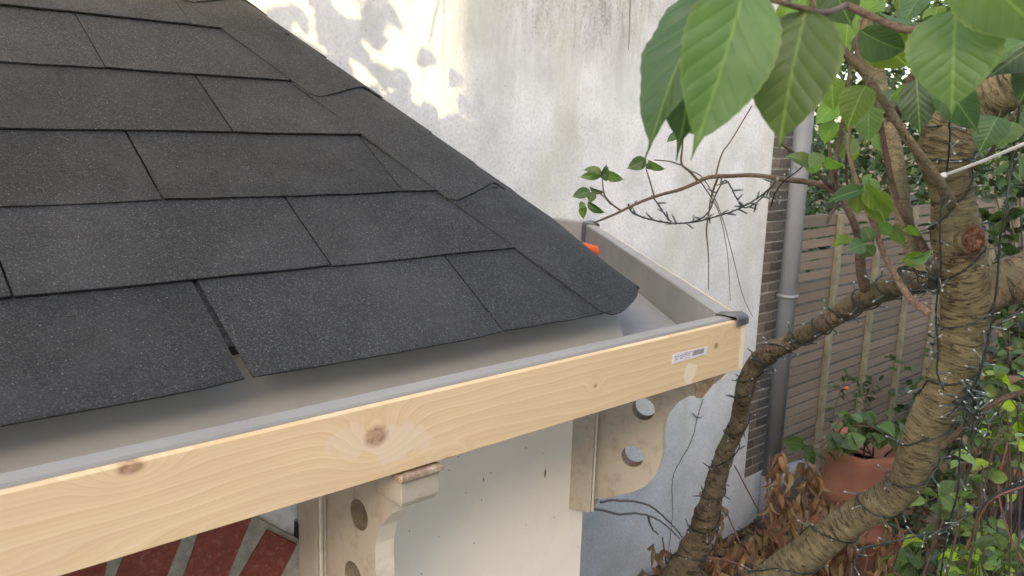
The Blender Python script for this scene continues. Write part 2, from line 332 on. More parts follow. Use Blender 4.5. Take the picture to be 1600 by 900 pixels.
class MB:
    def __init__(s): s.v = []; s.f = []; s.uv = []; s.mi = []
    def add(s, vs, fs, uv=None, mi=0):
        n = len(s.v); s.v += [tuple(q) for q in vs]; s.f += [tuple(i + n for i in f) for f in fs]
        s.uv += uv if uv else [(0.5, 0.5)] * len(vs); s.mi += [mi] * len(fs)
    def box(s, a, b, mi=0):
        x0, y0, z0 = a; x1, y1, z1 = b
        s.hexa([(x0, y0, z0), (x1, y0, z0), (x1, y1, z0), (x0, y1, z0)], [(x0, y0, z1), (x1, y0, z1), (x1, y1, z1), (x0, y1, z1)], mi)
    def hexa(s, lo, hi, mi=0):
        n = len(lo); fs = [tuple(range(n - 1, -1, -1)), tuple(range(n, 2 * n))] + [(i, (i + 1) % n, n + (i + 1) % n, n + i) for i in range(n)]
        s.add(list(lo) + list(hi), fs, None, mi)
    def tube(s, pts, rad, n=8, mi=0, cap=True, wob=0.0, seed=0, squash=None):
        pts = [Vector(p) for p in pts]; m = len(pts)
        if not hasattr(rad, '__len__'): rad = [rad] * m
        base = len(s.v); t0 = (pts[1] - pts[0]).normalized()
        up = Vector((0.13, 0.21, 0.97)); 
        if abs(t0.dot(up)) > 0.9: up = Vector((1, 0.1, 0))
        nrm = (up - t0 * up.dot(t0)).normalized(); L = 0; fs = []
        for i, p in enumerate(pts):
            t = (pts[min(i + 1, m - 1)] - pts[max(i - 1, 0)])
            if t.length < 1e-9: t = t0
            t.normalize(); nrm = (nrm - t * nrm.dot(t))
            nrm.normalize(); bn = t.cross(nrm)
            if i: L += (p - pts[i - 1]).length
            for k in range(n + 1):
                a = 2 * math.pi * (k % n) / n; dr = nrm * math.cos(a) + bn * math.sin(a); r = rad[i]
                if wob: r *= 1 + wob * noise.noise((p + dr * r * 1.5) * (0.35 / max(rad[i], .004)) + Vector((seed, 0, 0))) + wob * 0.5 * noise.noise(Vector((k % n * .3 + seed, L / max(rad[i], .004) * 1.6, 0)))
                if wob and n >= 24: r *= 1 + .011 * noise.noise(Vector((math.cos(a) * .8, math.sin(a) * .8, L * 55 + seed)))
                s.v.append(tuple(p + dr * r)); s.uv.append((k / n * 3.0, L))
        for i in range(m - 1):
            for k in range(n):
                a = base + i * (n + 1) + k; fs.append((a, a + 1, a + n + 2, a + n + 1))
        if cap:
            fs.append(tuple(base + k for k in range(n - 1, -1, -1))); fs.append(tuple(base + (m - 1) * (n + 1) + k for k in range(n)))
        s.f += fs; s.mi += [mi] * len(fs)
    def build(s, name, mat, parent=None, smooth=False, mats=None):
        return mesh(name, s.v, s.f, mat, parent, s.uv, smooth, mats, s.mi if mats else None)
def spline(pts, per=8):
    """Catmull-Rom through tuples of any length"""
    q = [np.array(p, float) for p in pts]; q = [2 * q[0] - q[1]] + q + [2 * q[-1] - q[-2]]; out = []
    for i in range(1, len(q) - 2):
        for k in range(per):
            t = k / per; a, b, c, d = q[i - 1], q[i], q[i + 1], q[i + 2]
            out.append(0.5 * ((2 * b) + (-a + c) * t + (2 * a - 5 * b + 4 * c - d) * t * t + (-a + 3 * b - 3 * c + d) * t ** 3))
    out.append(q[-2]); return out
def stem(px, per=8):
    """list of (x, y, depth, radius in pixels) -> world points and radii"""
    w = [tuple(P(x, y, d)) + (r * d / FPX,) for x, y, d, r in px]; s = spline(w, per)
    return [Vector(q[:3]) for q in s], [max(0.0004, float(q[3])) for q in s]
def bevel(o, w=0.002, seg=1):
    m = o.modifiers.new('bevel', 'BEVEL'); m.width = w; m.segments = seg; m.limit_method = 'ANGLE'; return o

# ------------------------------------------------------------------ setting: ground
gv = []; gf = []; N = 60
def gz(x, y): return 0.03 * noise.noise(Vector((x * .7, y * .7, 0))) + 0.012 * noise.noise(Vector((x * 4, y * 4, 3)))
for j in range(N + 1):
    for i in range(N + 1):
        u = (i / N * 2 - 1); v = (j / N * 2 - 1); x = 4 + math.copysign(abs(u) ** 3, u) * 300 + u * 8; y = 1 + math.copysign(abs(v) ** 3, v) * 300 + v * 8
        gv.append((x, y, gz(x, y)))
for j in range(N):
    for i in range(N): a = j * (N + 1) + i; gf.append((a, a + 1, a + N + 2, a + N + 1))
g = mesh('ground', gv, gf, MAT['soil']); g['kind'] = 'structure'

b = MB(); rp = random.Random(2)
b.box((-7, -10.5, .05), (2.0, 1.0, .075)); pv = b.build('bounce_patio', M_simple('pale patio slabs', (0.60, 0.56, 0.50), 0.85, 0.15, 3, 0.3), None); pv['kind'] = 'structure'  # unseen pale slab added to bounce light up at the bay front

# ------------------------------------------------------------------ house wall (white render + brick strip)
WY = 3.4
XE = onY(1195, 380, WY).x                         # right edge of the white render
XR = XE + 0.36
house = thing('house_wall', 'tall white rendered house wall with grey weather streaks behind the shingled roof', 'wall', (1, WY, 0))
mb = MB(); ZB = CAMZ + (-0.006 - 2.75)
mb.box((-6, WY, -0.2), (XE, WY + 0.25, 7.5)); mb.box((XE, WY - 0.0, -0.2), (XR - .04, WY + 0.25, ZB)); mb.build('render_coat', MAT['wall'], house)
mb = MB(); mb.box((XE, WY + 0.012, ZB + 0.002), (XR, WY + 0.25, 7.5)); mb.build('mortar_bed', MAT['mortardark'], house)
ch = 0.0808
bm_meshes = {}
def brick_block(w, h, d, sd):
    rr = random.Random(sd); j = lambda: rr.uniform(-.003, .003)
    lo = [(-w / 2 + j(), -d, -h / 2 + j()), (w / 2 + j(), -d, -h / 2 + j()), (w / 2 + j(), -d, h / 2 + j()), (-w / 2 + j(), -d, h / 2 + j())]
    hi = [(-w / 2, 0.03, -h / 2), (w / 2, 0.03, -h / 2), (w / 2, 0.03, h / 2), (-w / 2, 0.03, h / 2)]
    b = MB(); b.hexa(hi, lo); me = bpy.data.meshes.new('brick'); me.from_pydata(b.v, [], b.f); me.materials.append(MAT['dullbrick']); return me
blk = {('s', k): brick_block(0.218, 0.065, 0.006, k) for k in range(4)}; blk.update({('h', k): brick_block(0.102, 0.065, 0.006, k + 9) for k in range(4)})
k = 0; z = ZB + 0.04
while z < 4.6:
    seq = ['h', 's'] if k % 2 else ['s', 'h']; x = XE + 0.006
    for q in seq:
        w = 0.222 if q == 's' else 0.106
        o = bpy.data.objects.new('brick', blk[(q, random.randrange(4))]); C.objects.link(o); o.parent = house
        o.location = Vector((x + w / 2, WY + 0.012 - random.uniform(0, .003), z)) - house.location; x += w + 0.011
    z += ch; k += 1

# ------------------------------------------------------------------ bay: walls, gutter, roof
TU = 0.9157916; TH = 0.59709
D1 = Vector((1, 0, 0)); D2 = Vector((math.cos(TU), math.sin(TU), 0))
C0 = Vector((2.06, 1.25, 0)); BD = Vector((math.cos((math.pi + TU) / 2), math.sin((math.pi + TU) / 2), 0))
NB = BD.cross(Vector((0, 0, 1)))
ZL = 2.242 + 0.45
bay = thing('bay_window', 'bay with black shingled hip roof, grey box gutter and new pine fascia board', 'bay window', (1, 1.65, 0))
PTH = [Vector((-1.7, 1.25, 0)), C0.copy(), Vector((3.50, 3.135, 0)), Vector((3.47, 3.398, 0))]
def offs(path, d):
    out = []
    for i, p in enumerate(path):
        ds = []
        if i > 0: ds.append((path[i] - path[i - 1]).normalized())
        if i < len(path) - 1: ds.append((path[i + 1] - path[i]).normalized())
        n = [Vector((-q.y, q.x, 0)) for q in ds]
        if len(n) == 2: m = (n[0] + n[1]).normalized(); out.append(p + m * (d / m.dot(n[0])))
        else: out.append(p + n[0] * d)
    return out
def sweep(path, prof, name, mat, parent, closed=True, seglen=0.25, wig=0.0, smooth=False, start=0, end=None):
    cols = [offs(path, d) for d, z in prof]; end = end if end is not None else len(path) - 1
    rows = []
    for i in range(start, end):
        n = max(1, int((path[i + 1] - path[i]).length / seglen))
        for k in range(n + (1 if i == end - 1 else 0)):
            t = k / n; rows.append([cols[j][i].lerp(cols[j][i + 1], t) + Vector((0, 0, prof[j][1] + wig * noise.noise(Vector((i * 9 + t * 5, j * 0.4, 0))))) for j in range(len(prof))])
    m = len(prof); v = [p for r in rows for p in r]; f = []
    for a in range(len(rows) - 1):
        for b in range(m if closed else m - 1):
            b2 = (b + 1) % m; f.append((a * m + b, (a + 1) * m + b, (a + 1) * m + b2, a * m + b2))
    if closed: f.append(tuple(range(m))); f.append(tuple((len(rows) - 1) * m + q for q in range(m - 1, -1, -1)))
    return mesh(name, v, f, mat, parent, None, smooth)
# fascia boards
fm = M_pine(0, 0, [(onY(588, 682, 1.25).x, onY(588, 682, 1.25).z, 0.025, 1.25), (onY(205, 728, 1.25).x, ZL - .012, 0.012, 2.2), (onY(930, 603, 1.25).x, onY(930, 603, 1.25).z, 0.006, 1.3),
                   (onY(1119, 540, 1.25).x, onY(1119, 540, 1.25).z, 0.011, 1.2), (onY(700, 700, 1.25).x, ZL - .155, 0.010, 2.0), (-0.4, ZL - .08, .012, 1.4)],
            [(onY(592, 680, 1.25).x, onY(592, 680, 1.25).z, 0.004, 0.011, (0.85, 0.8, 0.75), 0.8), (onY(625, 688, 1.25).x, onY(625, 688, 1.25).z, 0.085, 0.040, (0.74, 0.60, 0.49), 0.5), (onY(545, 690, 1.25).x, onY(545, 690, 1.25).z, 0.045, 0.038, (0.74, 0.60, 0.47), 0.42),
             (onY(1078, 578, 1.25).x, onY(1078, 578, 1.25).z - .012, 0.034, 0.03, (0.80, 0.68, 0.54), 0.85), (2.062, ZL - .07, 0.026, 0.16, (0.82, 0.73, 0.58), 0.75)])
fas = sweep(PTH, [(0.0, ZL - .150), (0.0, ZL - .005), (0.022, ZL - .005), (0.022, ZL - .150)], 'fascia_board', fm, bay, start=0, end=1, seglen=4); bevel(fas, 0.0015, 2)
fas2 = sweep(PTH, [(0.0, ZL - .148), (0.0, ZL - .006), (0.022, ZL - .006), (0.022, ZL - .148)], 'fascia_board', fm, bay, start=1, end=3, seglen=4)
# label on the fascia
st = [onY(x, y, 1.2485) for x, y in ((1052, 553), (1106, 541), (1104, 553), (1050, 569))]
b = MB(); b.add(st + [p + Vector((0, .0012, 0)) for p in st], [(3, 2, 1, 0), (4, 5, 6, 7), (0, 1, 5, 4), (1, 2, 6, 5), (2, 3, 7, 6), (3, 0, 4, 7)])
stk = b.build('price_label', MAT['sticker'], fas)
def sp(u, v, e=0.0004): a = st[0].lerp(st[1], u); c = st[3].lerp(st[2], u); q = a.lerp(c, v); q.y -= e; return q
b = MB()
def dash(u0, u1, v0, v1): b.add([sp(u0, v1), sp(u1, v1), sp(u1, v0), sp(u0, v0)], [(0, 1, 2, 3)])
rr = random.Random(3); u = 0.56
while u < 0.9: w = rr.choice([.008, .014, .02]); dash(u, u + w, .22, .74); u += w + rr.choice([.008, .012])
for row, (v0, v1, a, e) in enumerate([(.12, .20, .34, .9), (.30, .40, .05, .5), (.50, .57, .28, .5), (.52, .72, .08, .13), (.55, .72, .22, .27), (.76, .82, .3, .5)]):
    u = a
    while u < e: w = rr.uniform(.012, .04); dash(u, min(e, u + w), v0 + rr.uniform(0, .02), v1); u += w + .012
b.build('printed_code', MAT['ink'], stk)
# gutter
GF = ZL - .13
gut = sweep(PTH, [(0.017, ZL - .012), (0.017, ZL - .002), (0.019, ZL + .002), (0.060, ZL + .001), (0.064, ZL - .004), (0.068, GF), (0.29, GF), (0.29, GF - .006), (0.054, GF - .006), (0.024, ZL - .012)],
            'gutter_lining', MAT['gutter'], bay, wig=0.001, seglen=.12)
flo = sweep(PTH, [(0.070, GF + .003), (0.070, GF + .006), (0.30, GF + .006), (0.30, GF + .003)], 'gutter_floor', MAT['gutterfloor'], bay)
sweep(PTH, [(0.306, GF), (0.336, ZL - .02), (0.345, ZL + .03), (0.349, ZL + .03), (0.340, ZL - .03), (0.310, GF)], 'back_sheet', MAT['backsheet'], bay, start=0, end=1, wig=.002)
sweep(PTH, [(0.308, GF), (0.338, ZL - .02), (0.347, ZL + .03), (0.350, ZL + .03), (0.342, ZL - .03), (0.312, GF)], 'back_sheet', MAT['gutter'], bay, start=1, end=3)
sweep(PTH, [(0.025, GF - .012), (0.025, GF - .024), (0.40, GF - .024), (0.40, GF - .012)], 'soffit_board', MAT['cream'], bay)
def saddle(p0, p1, name='corner_flashing', lo=-.04, dd=0.0):
    i = p0; a = PTH[i]; t1 = (PTH[i] - PTH[i - 1]).normalized(); t2 = (PTH[i + 1] - PTH[i]).normalized()
    path = [a - t1 * p1[0], a, a + t2 * p1[1]]
    return sweep(path, [(-0.007, ZL + lo), (-0.007, ZL + .002), (-.002, ZL + .0085), (0.064, ZL + .0065), (0.069, ZL - .004), (0.073, ZL + lo), (0.070, ZL + lo), (0.067, ZL - .004), (.060, ZL + .004), (0.0, ZL + .0055), (-0.003, ZL), (-.003, ZL + lo)], name, MAT['lead'], bay, wig=.003, seglen=.015)
bevel(saddle(1, (.055, .045), lo=-.018), .002, 2); saddle(2, (.14, .02), lo=-.095)
# walls of the bay
t_w = 0.45; WC = C0 + BD * t_w                                    # corner of the bay wall
FY = WC.y
L2 = (WY - FY) / D2.y; WE = WC + D2 * L2
b = MB(); zt = GF - .0245
inn = offs([Vector((-1.3, FY, 0)), WC, WE], 0.22)
b.hexa([Vector((-1.3, FY, -.1)), WC + Vector((0, 0, -.1)), inn[1] + Vector((0, 0, -.1)), inn[0] + Vector((0, 0, -.1))], [Vector((-1.3, FY, zt)), WC + Vector((0, 0, zt)), inn[1] + Vector((0, 0, zt)), inn[0] + Vector((0, 0, zt))])
b.build('front_wall', MAT['cream'], bay)
b = MB(); b.hexa([WC + Vector((0, .001, -.1)), WE + Vector((0, -.002, -.1)), inn[2] + Vector((0, -.002, -.1)), inn[1] + Vector((0, 0, -.1))], [WC + Vector((0, .001, zt)), WE + Vector((0, -.002, zt)), inn[2] + Vector((0, -.002, zt)), inn[1] + Vector((0, 0, zt))])
b.build('side_wall', MAT['cream'], bay)
# chips in the cream render
for (x, y, w, h) in ((852, 740, 3.0, 9), (756, 750, 1.6, 4), (702, 735, 1, 2), (822, 700, 1.2, 1.5), (640, 830, 1.2, 2)):
    q = onY(x, y, FY - .0012); s = 1.8 / FPX; b = MB()
    pts = [q + Vector((math.cos(a) * w * s * (1 + .3 * math.sin(3 * a)), 0, math.sin(a) * h * s * (1 + .25 * math.cos(2 * a + x)))) for a in [i * math.pi / 4 for i in range(8)]]
    b.hexa([p + Vector((0, .003, 0)) for p in pts], pts[::1]); b.build('paint_chip', MAT['peeled'], bay)
# brick arch
arch = MB(); YA = FY - .012
def prism(b, px, y0, y1, mi=0):
    q = [onY(x, y, y0) for x, y in px]; b.hexa(q, [Vector((p.x, y1, p.z)) for p in q], mi)
prism(arch, [(-40, 960), (520, 985), (497, 885), (484, 862), (466, 842), (430, 824), (397, 806), (340, 770), (120, 800)], YA, FY + .01)
arch_o = arch.build('brick_arch', MAT['mortar'], bay)
bricks = [[(40, 930), (163, 905), (168, 879), (90, 890)], [(176, 930), (258, 905), (281, 850), (290, 800), (215, 815)][:0] or [(176, 915), (256, 915), (283, 846), (300, 790), (225, 800)],
          [(277, 935), (343, 935), (393, 812), (397, 800), (340, 790), (318, 815)], [(367, 915), (432, 915), (465, 851), (418, 828)], [(455, 930), (486, 935), (492, 905), (487, 878)]]
for px in bricks:
    b = MB(); prism(b, px, YA - .006, YA + .01); o = b.build('brick', MAT['redbrick'], arch_o); bevel(o, .002, 1)
# black strip stands in for the shaded gap between arch and plate
b = MB(); prism(b, [(463, 815), (470, 822), (492, 850), (494, 900), (488, 880), (478, 858), (462, 838)], FY - .0135, FY - .002); b.build('gap_shade', MAT['felt'], arch_o)
b = MB(); prism(b, [(396, 800), (470, 770), (470, 835), (462, 838), (430, 822)], FY - .004, FY + .01); b.build('render_patch', MAT['wall'], bay)

# brackets ------------------------------------------------------------
def bracket(org, out, mats_edge, label=None):
    """org: point on the wall line, out: unit vector pointing out over the garden; profile from the right hand one"""
    root = bpy.data.objects.new('bracket', None); C.objects.link(root); root.parent = bay; root.location = Vector((org.x, org.y, 0)) - bay.location
    side = out.cross(Vector((0, 0, 1)))
    def W(t, s, z): return Vector((org.x, org.y, 0)) + out * t + side * s + Vector((0, 0, z))
    def ob(b, name, mat, mats=None):
        o = b.build(name, mat, root, mats=mats); return o
    zt = GF - .026; zb = ZL + (1.588 - 2.242)
    def bx(b, t0, t1, s0, s1, z0, z1, mi=0):
        b.hexa([W(t0, s0, z0), W(t1, s0, z0), W(t1, s1, z0), W(t0, s1, z0)], [W(t0, s0, z1), W(t1, s0, z1), W(t1, s1, z1), W(t0, s1, z1)], mi)
    b = MB(); bx(b, -.03, .056, -.058, .058, zb, zt); o = ob(b, 'back_plate', MAT['stone']); bevel(o, .003, 2)
    for s in (-1, 1):
        b = MB(); bx(b, .0565, .0625, s * .052 if s < 0 else .043, s * .043 if s < 0 else .052, zb + .002, zt); bevel(ob(b, 'moulding', MAT['stonelite']), .002)
        b = MB(); bx(b, .0565, .0600, s * .040 if s < 0 else .034, s * .034 if s < 0 else .040, zb + .002, zt); bevel(ob(b, 'moulding', MAT['stonelite']), .0015)
    return root, W, bx, ob
# profile in (t from plate front outward, z relative to lip) traced on the right bracket's own plane
prof_px = [(938, 640), (1136, 578), (1127, 590), (1116, 598), (1105, 612), (1096, 616), (1080, 615), (1063, 624), (1048, 641), (1039, 662), (1037, 684), (1038, 702), (1034, 722), (1025, 741), (1010, 756), (992, 764), (970, 769), (950, 774), (938, 776)]
PB = C0.copy()
def tz(x, y):
    q = onP(x, y, C0, NB); return ((q - C0).dot(BD), q.z)
prof = [tz(*p) for p in prof_px]; t_front = prof[0][0]
prof = [(t_front - t, z) for t, z in prof]                      # distance out from the plate front
zt_b = GF - .026
prof[0] = (-0.004, zt_b); prof[1] = (t_front - .035, zt_b); prof[-1] = (-0.004, prof[-1][1])
holes = [((t_front - tz(1008, 636)[0]), tz(1008, 636)[1], .034), ((t_front - tz(991, 709)[0]), tz(991, 709)[1], .034)]
def scroll(b, W, t0, s0, s1, prof, holes, step=0.0):
    """extruded board with round holes, triangulated by Blender"""
    bm = bmesh.new(); es = []
    def loop(pts):
        vs = [bm.verts.new(W(t0 + t, s0, z)) for t, z in pts]
        for i in range(len(vs)): es.append(bm.edges.new((vs[i], vs[(i + 1) % len(vs)])))
    loop(prof)
    for (t, z, r) in holes: loop([(t + r * math.cos(a), z + r * math.sin(a)) for a in [2 * math.pi * i / 28 for i in range(28)]])
    bmesh.ops.triangle_fill(bm, use_beauty=True, use_dissolve=False, edges=es)
    side = W(0, 1, 0) - W(0, 0, 0)
    r = bmesh.ops.extrude_face_region(bm, geom=bm.faces[:])
    for e in r['geom']:
        if isinstance(e, bmesh.types.BMVert): e.co += side * (s1 - s0)
    bmesh.ops.recalc_face_normals(bm, faces=bm.faces[:])
    bm.normal_update(); bm.faces.ensure_lookup_table()
    me = bpy.data.meshes.new('scroll_board'); 
    hc = [W(t0 + t, (s0 + s1) / 2, z) for t, z, r in holes]
    for f in bm.faces:
        f.material_index = 1 if abs(f.normal.dot(side.normalized())) < .5 else 0
        if f.material_index and min((f.calc_center_median() - q).length for q in hc) < .045: f.material_index = 2
    bm.to_mesh(me); bm.free(); me.materials.append(MAT['stone']); me.materials.append(MAT['stonelite']); me.materials.append(MAT['holeshade']); return me
def link(me, name, parent):
    o = bpy.data.objects.new(name, me); C.objects.link(o); WLOC[o.name] = Vector((0, 0, 0)); o.parent = parent; o.matrix_parent_inverse = Matrix.Translation(-parent_loc(parent)); return o
def finish_bracket(org, out, cap):
    root, W, bx, ob = bracket(org, out, None); pf = prof
    if cap: pf = [prof[0], (.262, zt_b), (.262, zt_b - .10)] + [q for q in prof[2:] if q[0] < .235]
    link(scroll(None, W, .056, -.023 + (.010 if cap else 0), .023 + (.010 if cap else 0), pf, holes), 'scroll_board', root)
    return root, W, bx, ob
OUT_R = -BD; org_r = C0 + BD * (t_front + .056)
rt, W, bx, ob = finish_bracket(org_r, OUT_R, False)
rt['label'] = 'stone coloured scroll bracket with two round holes under the fascia corner'
# crusty tip on the right bracket
b = MB(); tq = [.056 + prof[i][0] for i in (2, 5)]; b.hexa([W(tq[1] - .012, -.031, prof[5][1] - .004), W(tq[1] + .006, -.031, prof[5][1] - .003), W(tq[1] + .006, .031, prof[5][1] - .003), W(tq[1] - .012, .031, prof[5][1] - .004)], [W(tq[1] - .02, -.031, zt_b - .001), W(tq[0] + .004, -.031, zt_b - .001), W(tq[0] + .004, .031, zt_b - .001), W(tq[1] - .02, .031, zt_b - .001)]); bevel(ob(b, 'tip_moulding', MAT['peeled']), .002) 
org_l = Vector((.925, 1.616, 0))
rt2, W2, bx2, ob2 = finish_bracket(org_l, Vector((0, -1, 0)), True)
rt2['label'] = 'stone coloured scroll bracket with moulded cap block beside the brick arch'
def capblock(W, bx, ob, t1):
    bm = MB(); n = 7; pr = [(0, 0), (.0, -.014), (.004, -.018), (.003, -.06), (.010, -.072)]
    zc = zt_b - .001
    # moulded nose: profile of overhang against height, extruded across
    for i in range(len(pr) - 1):
        (o0, z0), (o1, z1) = pr[i], pr[i + 1]
        bm.hexa([W(t1 - .10, -.05 + o1, zc + z1), W(t1 - o1, -.05 + o1, zc + z1), W(t1 - o1, .05 - o1, zc + z1), W(t1 - .10, .05 - o1, zc + z1)],
                [W(t1 - .10, -.05 + o0, zc + z0), W(t1 - o0, -.05 + o0, zc + z0), W(t1 - o0, .05 - o0, zc + z0), W(t1 - .10, .05 - o0, zc + z0)])
    o = ob(bm, 'cap_block', MAT['stone']); bevel(o, .003, 2)
    bm = MB(); bx(bm, t1 - .03, t1 + .006, -.051, .053, zc - .012, zc + .0008); bevel(ob(bm, 'cap_slab', MAT['peeled']), .003, 2)
capblock(W2, bx2, ob2, .37)
# small metal hook
hk = P(941, 489, 2.45); b = MB(); b.tube([hk + Vector((0, 0, .02))] + [hk + Vector((math.cos(a) * .007, 0, math.sin(a) * .007 - .002)) for a in [1.6 + i * .6 for i in range(10)]], .0016, 6)
b.build('wire_eye', MAT['steel'], bay)

# roof ----------------------------------------------------------------
roof = thing('roof', '', ''); del roof['label']; del roof['category']; roof.parent = bay; roof.location = (0, 0, 0)
EY = 1.488; EZ = 2.26 + 0.45
bis = C0 + BD * ((EY - 1.25) / BD.y)                             # eave corner
tn = math.tan(math.pi / 2 - (math.pi - TU) / 2 )                 # hip retreat per metre of run
HR = abs(BD.x / BD.y)
U1 = Vector((0, math.cos(TH), math.sin(TH))); N1 = Vector((0, -math.sin(TH), math.cos(TH)))
in2 = Vector((-D2.y, D2.x, 0)); U2 = in2 * math.cos(TH) + Vector((0, 0, math.sin(TH))); N2 = -in2 * math.sin(TH) + Vector((0, 0, math.cos(TH)))
OG = Vector((bis.x, EY, EZ)) - N1 * .013 - U1 * .006
SM = (WY - EY) / math.cos(TH)                                      # slope length at the wall
L2s = (WY - EY) / D2.y                                             # side eave length to wall
for nm_, e, u, n in (('front', D1, U1, N1), ('side', D2, U2, N2)):
    pts = [OG + e * (-4 if nm_ == 'front' else L2s - .05), OG, OG + (u * SM - e * HR * SM * math.cos(TH) if nm_ == 'front' else u * SM + e * HR * SM * math.cos(TH))]
    if nm_ == 'front': pts.append(OG - D1 * 4 + U1 * SM)
    else: pts = [OG, OG + D2 * L2s, OG + U1 * SM - D1 * HR * SM * math.cos(TH)]
    k0 = u * .10; pts = [p + k0 if abs(p.z - OG.z) < .001 else p for p in pts]; pts = [p - e * .26 if (p - OG - k0).length < .001 and nm_ == 'front' else (p + e * .26 if (p - OG - k0).length < .001 else p) for p in pts]
    b = MB(); b.hexa([p - n * .03 for p in pts], [p - n * .012 for p in pts]); b.build('underlay', MAT['felt'], roof)
SROW = [0, .2865, .55, .818, 1.093, 1.372, 1.65, 1.93, 2.21, 2.49]
def tab(org, e, u, n, a0t, a1t, a0b, a1b, s0, s1, rnd, parent, lift=0.007, mat='shingle', lmax=None):
    th = .0042; nx = 8; v = []; f = []
    for i in range(nx + 1):
        t = i / nx
        for j, (s, a0, a1, l) in enumerate(((s0, a0b, a1b, lift), (s0 + .004, a0b, a1b, lift), ((s0 + s1) / 2, (a0b + a0t) / 2, (a1b + a1t) / 2, lift * .5), (s1, a0t, a1t, 0.0))):
            ss = s + (rnd.uniform(-.0014, .0014) + .0015 * math.sin(t * 5 + a0b * 9)) * (1 if j < 2 else 0); a = a0 + (a1 - a0) * t
            lf = l + (rnd.uniform(-.0007, .0007) if j < 2 else 0)
            if i in (0, nx) and j < 2: ss += .003
            v.append(org + e * a + u * ss + n * (lf + th)); v.append(org + e * a + u * ss + n * lf)
    R = 8
    for i in range(nx):
        b0 = i * R; b1 = b0 + R
        for j in range(3): f.append((b0 + 2 * j, b1 + 2 * j, b1 + 2 * j + 2, b0 + 2 * j + 2)); f.append((b0 + 2 * j + 1, b0 + 2 * j + 3, b1 + 2 * j + 3, b1 + 2 * j + 1))
        f.append((b0, b0 + 1, b1 + 1, b1))
    for b0, fl in ((0, 1), (nx * R, 0)):
        for j in range(3):
            q = (b0 + 2 * j, b0 + 2 * j + 2, b0 + 2 * j + 3, b0 + 2 * j + 1); f.append(q if fl else q[::-1])
    return mesh('shingle', v, f, MAT[mat], parent, None, False)
rnd = random.Random(11)
tab(OG + N1 * -.008, D1, U1, N1, -3.9, -.35, -3.9, -.3, .10, .30, rnd, roof, 0.001)
JX = [.690, .345, .695, .98 - .33 + .0, .738, .40]
joints = {0: .686, 1: .345, 2: .704, 3: .968 - .655, 4: .736, 5: .40, 6: .74}
for r in range(len(SROW) - 1):
    s0, s1 = SROW[r], min(SROW[r + 1] + .05, SM)
    if s0 > SM - .03: break
    j0 = joints.get(r, .4 + .33 * (r % 2)) ; xs = [j0 + .66 * k for k in range(-6, 5)]
    for i in range(len(xs) - 1):
        g = .0045 if r else .009
        if r == 0 and i == 6: g = .004
        a0, a1 = xs[i] + g / 2 + rnd.uniform(-.0015, .0015), xs[i + 1] - g / 2
        if r == 0 and abs(xs[i + 1] - joints[0]) < .01: a1 -= .004
        hb = OG.x - HR * s0 * math.cos(TH) - (.20 if r == 0 else 0); ht = OG.x - HR * s1 * math.cos(TH)
        if a0 > hb - .03: break
        if a1 < -2.4: continue
        a0b = a0t = a0; a1b = a1t = a1
        if a1 > ht:
            a1t = min(a1, ht); a1b = min(a1, hb)
        if a0t > ht - .01: a0t = ht - .01
        b0l = .0065 + rnd.uniform(-.001, .0035)
        if r == 0 and abs(xs[i] - joints[0]) < .01: a0b += .007
        tab(OG, D1, U1, N1, a0t - OG.x, a1t - OG.x, a0b - OG.x, a1b - OG.x, s0, s1, rnd, roof, b0l)
OS = OG
for r in range(len(SROW) - 1):
    s0, s1 = SROW[r], min(SROW[r + 1] + .05, SM - .02)
    if s0 > SM - .03: break
    hb = HR * s0 * math.cos(TH) + (.20 if r == 0 else 0); ht = HR * s1 * math.cos(TH)
    wb = (WY - .01 - (OG + U2 * s0).y) / D2.y; wt = (WY - .01 - (OG + U2 * s1).y) / D2.y
    xs = [(.33 * (r % 2)) + .66 * k for k in range(0, 7)]
    for i in range(len(xs) - 1):
        a0, a1 = xs[i] + .002, xs[i + 1] - .002
        if i == 0: a0 = -1
        if a0 > wb - .05 or a1 < hb: continue
        a0b, a0t = max(a0, hb), max(a0, ht); a1b, a1t = min(a1, wb), min(a1, wt)
        if a0t >= a1t - .01: a0t = a1t - .01
        tab(OS, D2, U2, N2, a0t, a1t, a0b, a1b, s0, s1, rnd, roof, .006)
